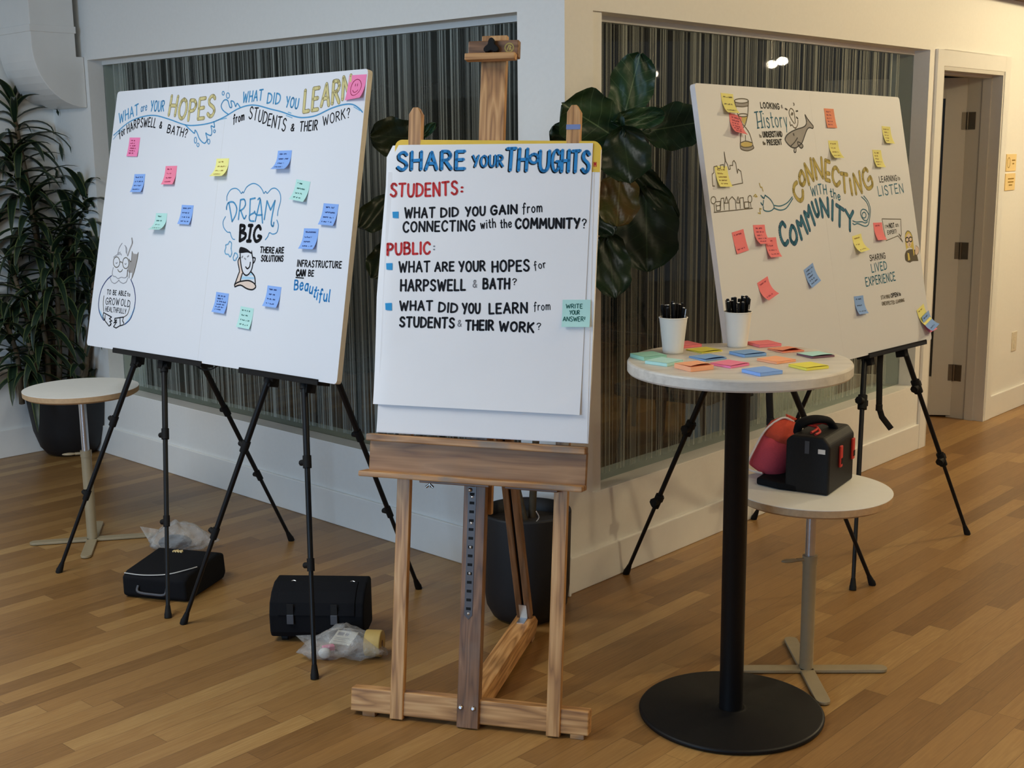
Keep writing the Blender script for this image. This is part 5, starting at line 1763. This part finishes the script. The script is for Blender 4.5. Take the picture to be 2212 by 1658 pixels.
# ------------------------------------------------------------------ adjustable side stools
def side_stool(P, h, az, label, split, sc=1.0, rt=0.242):
    f = frame_at(P, az)
    t = thing('side_table', P, label, 'side table', 'small round white side tables')
    q = MB()
    q.lathe(f, [(0.0005, h - 0.0015), (rt, h - 0.0015), (rt, h), (0.0005, h)], 72, 0, False, False, False)
    q.build('white_top', M['laminate'], t, weld=True)
    q = MB()
    q.lathe(f, [(0.0005, h - 0.03), (rt - 0.014, h - 0.03), (rt - 0.001, h - 0.022), (rt, h - 0.0016), (0.0005, h - 0.0016)], 72, 0, False, False, False)
    q.build('top_edge', M['ply'], t, weld=True)
    q = MB()
    q.tube([f(0, 0, split - 0.05), f(0, 0, h - 0.03)], 0.0155, 20)
    q.build('inner_tube', M['alu'], t)
    q = MB()
    q.tube([f(0, 0, 0.012), f(0, 0, split)], 0.0215, 20)
    q.tube([f(0, 0, split - 0.025), f(0, 0, split + 0.002)], 0.0235, 20)
    q.build('outer_tube', M['beige'], t)
    q = MB()
    fa = frame_at(P + UPV * (split - 0.01), PI + 0.25)
    q.tube([fa(0.02, 0, 0), fa(0.045, 0, 0)], 0.006, 8)
    q.blob(Frame(fa(0.068, 0, 0), fa.x, fa.y, fa.z), 0.03, 0.012, 0.006, 12, 8)
    q.build('clamp_handle', M['beige'], t)
    for i in range(4):
        g = frame_at(P, az + i * PI / 2)
        q = MB()
        pts = [(0.0, -0.022), (0.235, -0.022)] + [(0.235 + 0.022 * math.sin(j * PI / 8), -0.022 * math.cos(j * PI / 8)) for j in range(1, 8)] + [(0.235, 0.022), (0.0, 0.022)]
        q.prism(g, pts, 0.003, 0.013)
        q.box(g, 0.21, 0.235, -0.012, 0.012, 0.0, 0.0032)
        q.build('foot', M['beige'], t, bevel=0.002)
    return t


PR = at_z(1741, 1449)
PL_ = at_z(200, 1167)
side_stool(PR, 0.602, math.radians(-1), 'small round white side table carrying the bags, behind the bar table column', 0.385)
side_stool(PL_, 0.675, math.radians(12), 'small round white empty side table in front of the left pot', 0.40, rt=0.236)

# ------------------------------------------------------------------ black pannier bag and red drawstring bag on the stool
ZS = 0.6025
F0, F1, F2 = at_z(1789, 1072, ZS), at_z(1842, 1034, ZS), at_z(1698, 1056, ZS)
e1, e2 = F2 - F0, F1 - F0
print('pannier', F0, e1.length, e2.length)
ex_ = e2.normalized()
ey_ = UPV.cross(ex_)
Wd, Ln = e1.length * 0.98, e2.length
FQ = Frame(F0 + UPV * 0.0005, ex_, ey_, UPV)    # x along the long side to the right, y to the left
Wd = abs(FQ.inv(F2)[1])
Hh = 0.178
tb = thing('pannier_bag', FQ(Ln / 2, Wd / 2, 0), 'black box-shaped bicycle bag with red straps on the right side table', 'bag')
q = MB()
q.prism(Frame(FQ.o, FQ.y, FQ.z, FQ.x), [(0.0, 0.0), (Wd, 0.0), (Wd * 1.0, Hh * 0.9), (Wd * 0.86, Hh), (0.02, Hh), (0.0, Hh * 0.86)], 0, Ln)
q.build('body', M['fabric2'], tb, bevel=0.008, seg=3)
q = MB()
q.prism(FQ, [(0.0, Wd * 0.7), (Ln * 0.75, Wd * 0.7), (Ln * 0.6, Wd + 0.105), (0.02, Wd + 0.10), (-0.004, Wd + 0.02)], 0.0, 0.022)
q.build('side_flap', M['fabric'], tb, bevel=0.006)
q = MB()
q.tube(smooth([FQ(Ln * .32, Wd * .95, Hh - .01), FQ(Ln * .30, Wd * .85, Hh + .022), FQ(Ln * .42, Wd * .6, Hh + .034), FQ(Ln * .6, Wd * .4, Hh + .024), FQ(Ln * .68, Wd * .3, Hh - .004)], 5), 0.021, 8, flat=0.55)
q.build('handle', M['fabric'], tb)
q = MB()
for P in ([(.30, .80, .022), (.38, .62, .014), (.30, .46, .012), (.12, .50, .006)], [(.38, .62, .016), (.52, .48, .02), (.62, .52, .014)], [(.30, .46, .012), (.22, .36, .006), (.08, .38, .004)], [(.52, .48, .02), (.70, .38, .005)]):
    q.tube(smooth([FQ(a * Ln, b_ * Wd, Hh + c) for a, b_, c in P], 4), 0.0042, 8)
q.build('red_cord', M['red_strap'], tb)
for a in (0.40, 0.90):
    q = MB()
    q.box(FQ, Ln * a - 0.011, Ln * a + 0.011, -0.008, 0.0, Hh * .40, Hh * .78)
    s1_ = q.build('buckle_strap', M['red_strap'], tb, bevel=0.003)
    q = MB()
    q.box(FQ, Ln * a - 0.007, Ln * a + 0.007, -0.0095, -0.008, Hh * .46, Hh * .56)
    q.build('buckle', M['rubber'], s1_)
q = MB()
q.box(Frame(FQ.o, -FQ.x, FQ.y, FQ.z), 0.0, 0.0012, Wd * .10, Wd * .26, Hh * .72, Hh * .80)
q.build('white_tag', M['cup'], tb)
q = MB()
q.box(Frame(FQ.o, -FQ.x, FQ.y, FQ.z), 0.0, 0.0012, Wd * .46, Wd * .56, Hh * .70, Hh * .92)
q.build('reflective_patch', M['grey'], tb)

base_r = at_z(1652, 1028, ZS)
base_r = base_r + UPV * 0.001
top_r = at_depth(1707, 905, base_r.y + 0.01)
print('redbag', base_r, top_r)
ax = (top_r - base_r)
Lr = ax.length
axn = ax.normalized()
sx_ = V((0, 1, 0)).cross(axn).normalized()
if sx_.x < 0:
    sx_ = -sx_
sy_ = axn.cross(sx_)
tr_ = thing('drawstring_bag', base_r, 'red and orange cotton drawstring bag leaning on the black bag', 'bag')
FRB = Frame(base_r, sx_, sy_, axn)


def rb(z0, z1, prof, name, mat, pleat):
    q = MB()
    q.lathe(FRB, prof, 40, 0, True, True, True, fn=lambda a, z: (1 + pleat * math.sin(a * 9) * max(0, (z - Lr * .55)) / (Lr * .45)) * (1 + .05 * math.sin(3 * a + z * 20)))
    for i, p in enumerate(q.v):
        if p.z < ZS + 0.001:
            q.v[i] = V((p.x, p.y, ZS + 0.001))
    return q.build(name, mat, tr_, weld=True)


rb(0, 1, [(0.036, 0.008), (0.058, 0.014), (0.066, 0.03), (0.064, Lr * .35), (0.061, Lr * .62)], 'body', M['red_fabric'], 0.0)
rb(0, 1, [(0.0615, Lr * .615), (0.060, Lr * .72), (0.050, Lr * .86), (0.030, Lr * .96), (0.012, Lr * 1.0), (0.018, Lr * 1.05)], 'gathered_neck', M['orange_fabric'], 0.10)
q = MB()
q.tube(smooth([FRB(0.01, -0.012, Lr * .99), FRB(-0.03, -0.02, Lr * .98), FRB(-0.064, -0.022, Lr * .72), FRB(-0.072, -0.02, Lr * .40), FRB(-0.076, -0.03, Lr * .10), FRB(-0.068, -0.05, 0.006), FRB(-0.03, -0.065, 0.012)], 6), 0.0036, 8)
for i, p in enumerate(q.v):
    if p.z < ZS + 0.0008:
        q.v[i] = V((p.x, p.y, ZS + 0.0008))
q.build('cord', M['cord'], tr_)

# ------------------------------------------------------------------ bags on the floor
def px_frame(a, b_, z=0.0):
    A, B = at_z(*a, z), at_z(*b_, z)
    d = (B - A)
    d.z = 0
    L = d.length
    d.normalize()
    return Frame(A, d, V((-d.y, d.x, 0)), UPV), L


fl, Lc = px_frame((266, 1290), (402, 1303))
bk = at_z(455, 1262)
dpt = fl.inv(bk)
print('case', Lc, dpt)
tc_ = thing('laptop_case', fl(Lc / 2, 0.15, 0), 'low black zipped case lying flat between the left easel legs', 'bag')
Dc = max(0.24, min(0.34, dpt[1] + 0.1))
Lc2 = 0.268
q = MB()
q.prism(Frame(fl.o, fl.y, fl.z, fl.x), [(0.0, 0.012), (0.02, 0.0), (Dc - 0.02, 0.0), (Dc, 0.02), (Dc - 0.01, 0.10), (Dc - 0.05, 0.115), (0.03, 0.10), (0.0, 0.085)], 0, Lc2)
q.build('body', M['fabric'], tc_, bevel=0.010, seg=3)
q = MB()
q.tube(smooth([fl(0.005, 0.012, 0.094), fl(0.09, 0.006, 0.094), fl(0.18, 0.02, 0.0995), fl(0.235, 0.06, 0.107), fl(0.262, 0.10, 0.109)], 5), 0.0022, 6)
q.build('piping', M['piping'], tc_)
q = MB()
q.tube(smooth([fl(0.07, -0.002, 0.055), fl(0.075, -0.014, 0.034), fl(0.14, -0.017, 0.030), fl(0.185, -0.014, 0.032), fl(0.19, -0.002, 0.055)], 5), 0.005, 8)
q.build('handle', M['grey'], tc_)
q = MB()
for i in range(7):
    a = 0.085 + i * 0.006
    q.box(fl, a, a + 0.004, Dc - 0.085 + 0.004 * (i % 2), Dc - 0.072 + 0.004 * (i % 3), 0.1135, 0.1185)
q.build('printed_mark', M['sign'], tc_)

# clear bag lying on the floor behind that case
def clear_bag(c, az, rx, ry, rz, label, seed, corner=None):
    f = frame_at(c, az)
    t = thing('plastic_bag', c, label, 'plastic bag')
    rnd = random.Random(seed)
    ph = [rnd.uniform(0, 6) for _ in range(6)]

    def fn(a, p):
        return 1 + .10 * math.sin(3 * a + ph[0]) + .07 * math.sin(5 * a + 3 * p + ph[1]) + .05 * math.sin(9 * a - 5 * p + ph[2]) + .04 * math.sin(13 * a + 7 * p + ph[3])
    q = MB()
    q.blob(Frame(f(0, 0, rz * 0.95), f.x, f.y, f.z), rx, ry, rz, 40, 22, 0, fn)
    for i, p in enumerate(q.v):
        u, v, w = f.inv(p)
        # boxier outline, pinched at the two short ends
        k_ = abs(u) / rx
        w *= 1 - 0.45 * min(1, k_) ** 2
        q.v[i] = f(u, v, max(0.0015, w))
    if corner:
        q.add([f(*p) for p in corner], [(0, 1, 2), (2, 1, 3)] if len(corner) == 4 else [(0, 1, 2)], 0, False)
    o = q.build('film', M['plastic'], t)
    return t, f


cb, fb = clear_bag(at_z(368, 1214) + V((0, 0.16, 0)), 0.1, 0.135, 0.07, 0.062, 'clear plastic bag behind the low black case on the floor', 4, [(-0.11, 0.0, 0.05), (-0.11, -0.03, 0.03), (-0.165, 0.02, 0.105), (-0.09, 0.03, 0.085)])
o = MB().blob(Frame(fb(-0.02, 0, 0.036), fb.x, fb.y, fb.z), 0.07, 0.035, 0.032, 14, 8).build('folded_cloth', M['grey'])
tag(o, 'folded grey cloth inside the clear bag by the low case', 'cloth')
o = MB().box(frame_at(fb(-0.055, -0.035, 0.004), 0.5), -0.012, 0.012, -0.008, 0.008, 0, 0.018).build('white_clip', M['cup'], bevel=0.002)
tag(o, 'small white clip in the clear bag by the low case', 'clip')

# upright black case with buckles
fc, L2 = px_frame((584, 1388), (790, 1391))
print('case2', L2)
tk = thing('tool_case', fc(0.17, 0.09, 0), 'upright black flap case with two buckles behind the easel leg', 'bag')
L2 = 0.325
prof2 = [(0.012, 0.018), (0.0, 0.04), (-0.004, 0.10), (0.008, 0.142), (0.040, 0.172), (0.085, 0.192), (0.15, 0.192), (0.165, 0.18), (0.165, 0.03), (0.155, 0.018)]
q = MB()
q.prism(Frame(fc.o, fc.y, fc.z, fc.x), prof2, 0, L2)
q.build('body', M['fabric'], tk, bevel=0.008, seg=3)
q = MB()
fp = [(p[0] - 0.004, p[1] + 0.002) for p in prof2[2:6]]
q.prism(Frame(fc.o, fc.y, fc.z, fc.x), fp + [(p[0] + 0.006, p[1] - 0.001) for p in reversed(prof2[2:6])], 0.03, L2 - 0.03)
q.build('front_flap', M['fabric'], tk, bevel=0.002)
for a in (0.075, 0.225):
    q = MB()
    q.box(fc, a - 0.012, a + 0.012, -0.012, -0.005, 0.072, 0.106)
    bk_ = q.build('buckle', M['grey'], tk, bevel=0.002)
    q = MB()
    q.box(fc, a - 0.011, a + 0.011, -0.009, -0.004, 0.104, 0.142)
    q.build('strap', M['nylon'], bk_)
for a in (0.07, 0.275):
    q = MB()
    q.tube([fc(a + 0.010 * math.cos(i * PI / 8), 0.078 + 0.010 * math.sin(i * PI / 8) * 0.8, 0.188 + 0.010 * math.sin(i * PI / 8) * 0.6) for i in range(17)], 0.0024, 8, caps=False)
    q.build('metal_ring', M['chrome'], tk)
for (a, y) in ((0.045, 0.03), (L2 - 0.045, 0.03), (0.045, 0.135), (L2 - 0.045, 0.135)):
    q = MB()
    q.tube([fc(a - 0.01, y, 0.011), fc(a + 0.01, y, 0.011)], 0.0105, 12)
    q.box(fc, a - 0.012, a + 0.012, y - 0.008, y + 0.008, 0.011, 0.024)
    q.build('caster', M['rubber'], tk)

# clear bag in front of it with a card label and a roll of tape in it
c2 = at_z(738, 1432)
cb2, f2 = clear_bag(c2 + V((0, 0.06, 0)), math.radians(-8), 0.135, 0.085, 0.05, 'clear plastic zip bag with card label beside the wooden easel', 9, [(-0.10, -0.02, 0.02), (-0.10, 0.03, 0.03), (-0.175, 0.035, 0.05), (-0.11, 0.05, 0.05)])
q = MB()
q.lathe(Frame(f2(0.075, 0.01, 0.046), f2.y, f2.z, f2.x), [(0.012, 0.0), (0.043, 0.0), (0.044, 0.004), (0.044, 0.05), (0.043, 0.054), (0.012, 0.054)], 36, 0, True, False, False)
q.lathe(Frame(f2(0.075, 0.01, 0.046), f2.y, f2.z, f2.x), [(0.012, 0.0), (0.012, 0.054)], 36, 1, True, False, False)
tag(q.build('tape_roll', [M['tape'], M['ply']]), 'roll of yellowish tape in the clear bag beside the wooden easel', 'tape roll')
q = MB()
lf = Frame(f2(-0.035, -0.045, 0.052), (f2.x * 0.97 - f2.y * 0.2).normalized(), (f2.y * 0.95 + f2.z * 0.28 + f2.x * 0.2).normalized(), (f2.z * 0.95 - f2.y * 0.28).normalized())
q.box(lf, 0.0, 0.075, 0.0, 0.07, 0.012, 0.0135)
lab = q.build('card_label', M['tape_label'])
tag(lab, 'cream printed card inside the clear bag beside the wooden easel', 'card')
q = MB()
for (a0, a1, b0, b1) in ((.008, .030, .044, .060), (.036, .048, .046, .060), (.008, .060, .030, .032), (.008, .050, .022, .024), (.008, .055, .012, .014)):
    q.box(lf, a0, a1, b0, b1, 0.0135, 0.0138)
q.build('print', INK['grey'], lab)
o = MB().blob(Frame(f2(-0.055, -0.035, 0.022), f2.x, f2.y, f2.z), 0.022, 0.018, 0.018, 14, 8).build('cotton_ball', M['cup'])
tag(o, 'white cotton ball in the clear bag beside the wooden easel', 'cotton ball')
o = MB().box(frame_at(f2(-0.06, 0.025, 0.004), 0.4), -0.02, 0.02, -0.012, 0.012, 0, 0.02).build('rubber_eraser', NOTE['hotpink'], bevel=0.003)
tag(o, 'small pink and white eraser in the clear bag beside the wooden easel', 'eraser')

# ------------------------------------------------------------------ fiddle-leaf fig in the corner, behind the wooden easel
pcx = V((0.045, 4.275, 0))
fp_ = frame_at(pcx)
tf = thing('potted_fig', pcx, 'fiddle-leaf fig with broad dark leaves in a charcoal pot behind the easel', 'potted plant')
q = MB()
q.lathe(fp_, [(0.095, 0.0), (0.125, 0.012), (0.145, 0.05), (0.154, 0.12), (0.161, 0.385), (0.160, 0.392), (0.151, 0.392), (0.148, 0.34)], 64, 0, True, True, False)
q.build('pot', M['pot'], tf)
q = MB()
q.lathe(fp_, [(0.149, 0.345), (0.07, 0.352), (0.001, 0.355)], 40, 0, True, False, False)
soil = q.build('soil', M['soil'], tf)
q = MB()
q.tube(smooth([fp_(0.03, -0.04, 0.352), fp_(0.045, -0.045, 0.375), fp_(0.035, -0.055, 0.40)], 4), 0.002, 6)
q.build('dry_twig', M['cord'], tf)
trunk = smooth([fp_(0.02, 0.03, 0.34), fp_(0.05, 0.04, 0.8), fp_(0.10, 0.06, 1.2), fp_(0.15, 0.06, 1.5), fp_(0.17, 0.05, 1.74)], 6)
q = MB()
q.tube(trunk, [0.014 - 0.009 * i / (len(trunk) - 1) for i in range(len(trunk))], 10)
q.tube(smooth([fp_(0.0, 0.0, 0.34), fp_(-0.12, 0.04, 0.9), fp_(-0.2, 0.06, 1.35), fp_(-0.22, 0.06, 1.6)], 6), 0.009, 8)
q.build('trunk', M['stem'], tf)


def broad_leaf(base, tip, wpx, Y0, Y1, mat, cup=0.0, curl=0.0, shape=0.58, face=0.0, petiole=None, seed=0):
    """big leaf from its stalk end to its tip (picture points, placed at depths Y0, Y1); wpx = width in picture pixels"""
    A, B = at_depth(base[0], base[1], Y0), at_depth(tip[0], tip[1], Y1)
    ax = B - A
    L = ax.length
    axn = ax.normalized()
    view = (EYE - (A + B) / 2).normalized()
    side = axn.cross(view).normalized()
    nrm = side.cross(axn).normalized()
    side = (side * math.cos(face) + nrm * math.sin(face)).normalized()
    nrm = side.cross(axn).normalized()
    wd = wpx / FOCAL * ((A + B) / 2 - EYE).dot(CF) / max(0.3, math.cos(face))
    rnd = random.Random(seed)
    p0 = rnd.uniform(0, 6)
    nu, nv = 12, 16
    vs, gs = [], []
    for j in range(nv + 1):
        v = j / nv
        # fiddle outline: narrow at the stalk, broad past the middle, blunt tip
        w_ = min(1, (v / 0.14) ** 0.55) * ((0.66 + 0.34 * math.sin(PI / 2 * v / 0.6)) if v < 0.6 else math.sqrt(max(0.0009, 1 - ((v - 0.6) / 0.402) ** 2))) if v > 0 else 0.03
        for i in range(nu + 1):
            u = i / nu * 2 - 1
            e = cup * u * u * wd + curl * L * (v - 0.4) ** 2 - curl * L * 0.16
            e += 0.012 * math.sin(v * 14 + p0) * abs(u) ** 2 + 0.006 * math.sin(u * 7 + v * 9 + p0)
            x = u * wd / 2 * w_ * (1 + 0.05 * math.sin(v * 17 + p0 + u))
            vs.append(A + axn * (v * L) + side * x + nrm * e)
            gs.append(V((u * w_, v, 0)))
    m_ = nu + 1
    q = MB()
    q.add(vs, [(j * m_ + i, j * m_ + i + 1, (j + 1) * m_ + i + 1, (j + 1) * m_ + i) for j in range(nv) for i in range(nu)], 0, True, gs)
    if petiole is not None:
        q.tube(smooth([petiole, (petiole + A) / 2 + UPV * 0.02, A, A + axn * 0.03], 4), 0.004, 6)
    return q.build('leaf', M[mat], tf)


def tk_(z):
    return min(trunk, key=lambda p: abs(p[2] - z))


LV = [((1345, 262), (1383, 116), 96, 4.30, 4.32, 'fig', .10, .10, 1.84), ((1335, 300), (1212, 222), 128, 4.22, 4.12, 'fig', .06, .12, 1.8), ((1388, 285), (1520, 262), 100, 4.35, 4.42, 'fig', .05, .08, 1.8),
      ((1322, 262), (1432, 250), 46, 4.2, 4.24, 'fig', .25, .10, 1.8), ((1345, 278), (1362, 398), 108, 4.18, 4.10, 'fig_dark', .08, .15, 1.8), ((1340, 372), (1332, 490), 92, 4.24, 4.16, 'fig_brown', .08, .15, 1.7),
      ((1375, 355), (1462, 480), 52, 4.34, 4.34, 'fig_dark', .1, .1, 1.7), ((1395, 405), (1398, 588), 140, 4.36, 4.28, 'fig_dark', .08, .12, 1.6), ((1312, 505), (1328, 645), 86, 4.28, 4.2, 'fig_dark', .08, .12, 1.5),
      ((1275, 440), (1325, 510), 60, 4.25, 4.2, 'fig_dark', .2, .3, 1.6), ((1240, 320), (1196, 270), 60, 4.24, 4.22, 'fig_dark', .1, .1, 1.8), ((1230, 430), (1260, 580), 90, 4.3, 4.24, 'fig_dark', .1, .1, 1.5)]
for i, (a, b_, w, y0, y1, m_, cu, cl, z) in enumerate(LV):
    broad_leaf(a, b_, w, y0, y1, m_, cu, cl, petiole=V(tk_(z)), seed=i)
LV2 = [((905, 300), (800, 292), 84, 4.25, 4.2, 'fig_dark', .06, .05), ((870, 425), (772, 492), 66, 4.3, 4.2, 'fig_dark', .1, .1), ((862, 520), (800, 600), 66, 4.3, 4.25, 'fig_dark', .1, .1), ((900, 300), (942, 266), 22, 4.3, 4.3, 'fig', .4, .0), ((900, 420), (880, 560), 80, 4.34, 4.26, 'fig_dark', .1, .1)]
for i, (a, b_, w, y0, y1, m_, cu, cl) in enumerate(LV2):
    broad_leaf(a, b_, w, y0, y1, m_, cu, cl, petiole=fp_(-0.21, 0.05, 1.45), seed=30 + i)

# ------------------------------------------------------------------ dracaena in the far left corner
pl = at_z(152, 978)
pl = V((pl.x, pl.y + 0.03, 0))
print('dracaena pot', pl, FL.inv(pl))
fd = frame_at(pl)
td = thing('potted_dracaena', pl, 'tall dracaena with striped strap leaves in a charcoal pot in the left corner', 'potted plant')
q = MB()
q.lathe(fd, [(0.105, 0.0), (0.135, 0.012), (0.165, 0.05), (0.195, 0.14), (0.222, 0.33), (0.224, 0.338), (0.212, 0.338), (0.208, 0.3)], 64, 0, True, True, False)
q.build('pot', M['pot'], td)
q = MB()
q.lathe(fd, [(0.209, 0.305), (0.1, 0.312), (0.001, 0.315)], 40, 0, True, False, False)
q.build('soil', M['soil'], td)
rndd = random.Random(21)
canes = [((130, 800), (25, 222), 0.02), ((105, 800), (0, 340), 0.05), ((120, 800), (62, 420), -0.02), ((140, 800), (112, 530), -0.06), ((95, 800), (20, 560), -0.04), ((120, 800), (80, 650), -0.08),
         ((150, 800), (150, 470), 0.03), ((186, 810), (212, 430), 0.02), ((180, 800), (205, 570), -0.02), ((60, 800), (15, 700), -0.1), ((90, 800), (62, 740), -0.1), ((180, 800), (188, 770), -0.05)]
nleaf = [26, 30, 32, 30, 30, 30, 24, 24, 20, 26, 24, 7]
for ci, ((bx, by), (hx, hy), dy) in enumerate(canes):
    B0 = fd((bx - 152) / 420, dy, 0.3)
    Hd = at_depth(hx, hy, pl.y + dy * 2.0)
    pts = smooth([B0, B0 + (Hd - B0) * 0.5 + V((0.02, 0, 0.03)), Hd], 6)
    q = MB()
    q.tube(pts, [0.017 - 0.006 * i / (len(pts) - 1) for i in range(len(pts))], 8)
    cane = q.build('cane', M['cane'], td)
    q = MB()
    for li in range(nleaf[ci]):
        a = 2 * PI * (li * 0.381966) + rndd.uniform(-.3, .3)
        t_ = li / nleaf[ci]
        el = 1.15 - 1.35 * t_ + rndd.uniform(-.2, .2)
        L = rndd.uniform(0.26, 0.42) * (0.75 if ci == 11 else 1.0)
        wd = rndd.uniform(0.036, 0.052)
        st = Hd + (B0 - Hd) * min(0.5, (0.30 * t_) / max(0.2, (Hd - B0).length))
        dr = V((math.cos(a), math.sin(a), 0))
        # keep the leaves clear of the two walls
        n_ = 9
        P = []
        p = V(st)
        e = el
        for s_ in range(n_ + 1):
            P.append(V(p))
            p = p + (dr * math.cos(e) + UPV * math.sin(e)) * (L / n_)
            e -= rndd.uniform(0.10, 0.22)
            u_, d_x, _ = FL.inv(p)
            if d_x > -0.02:
                p = p - nL * (d_x + 0.02)
            if u_ > 3.73:
                p = p - uL * (u_ - 3.73)
        vs, gs = [], []
        for s_, pp in enumerate(P):
            v = s_ / n_
            w_ = wd * (0.35 + 0.65 * min(1, v * 4)) * (1 - max(0, v - 0.45) / 0.55) ** 0.7
            tg = (P[min(s_ + 1, n_)] - P[max(s_ - 1, 0)]).normalized()
            sd = tg.cross(UPV)
            sd = sd.normalized() if sd.length > 1e-3 else V((1, 0, 0))
            up_ = sd.cross(tg)
            vs += [pp - sd * w_ / 2 + up_ * w_ * 0.18, pp - up_ * 0.0, pp + sd * w_ / 2 + up_ * w_ * 0.18]
            gs += [V((-1, v, 0)), V((0, v, 0)), V((1, v, 0))]
        q.add(vs, [(s_ * 3 + i, s_ * 3 + i + 1, s_ * 3 + i + 4, s_ * 3 + i + 3) for s_ in range(n_) for i in range(2)], 0, True, gs)
    q.build('foliage', M['strapleaf'], td)
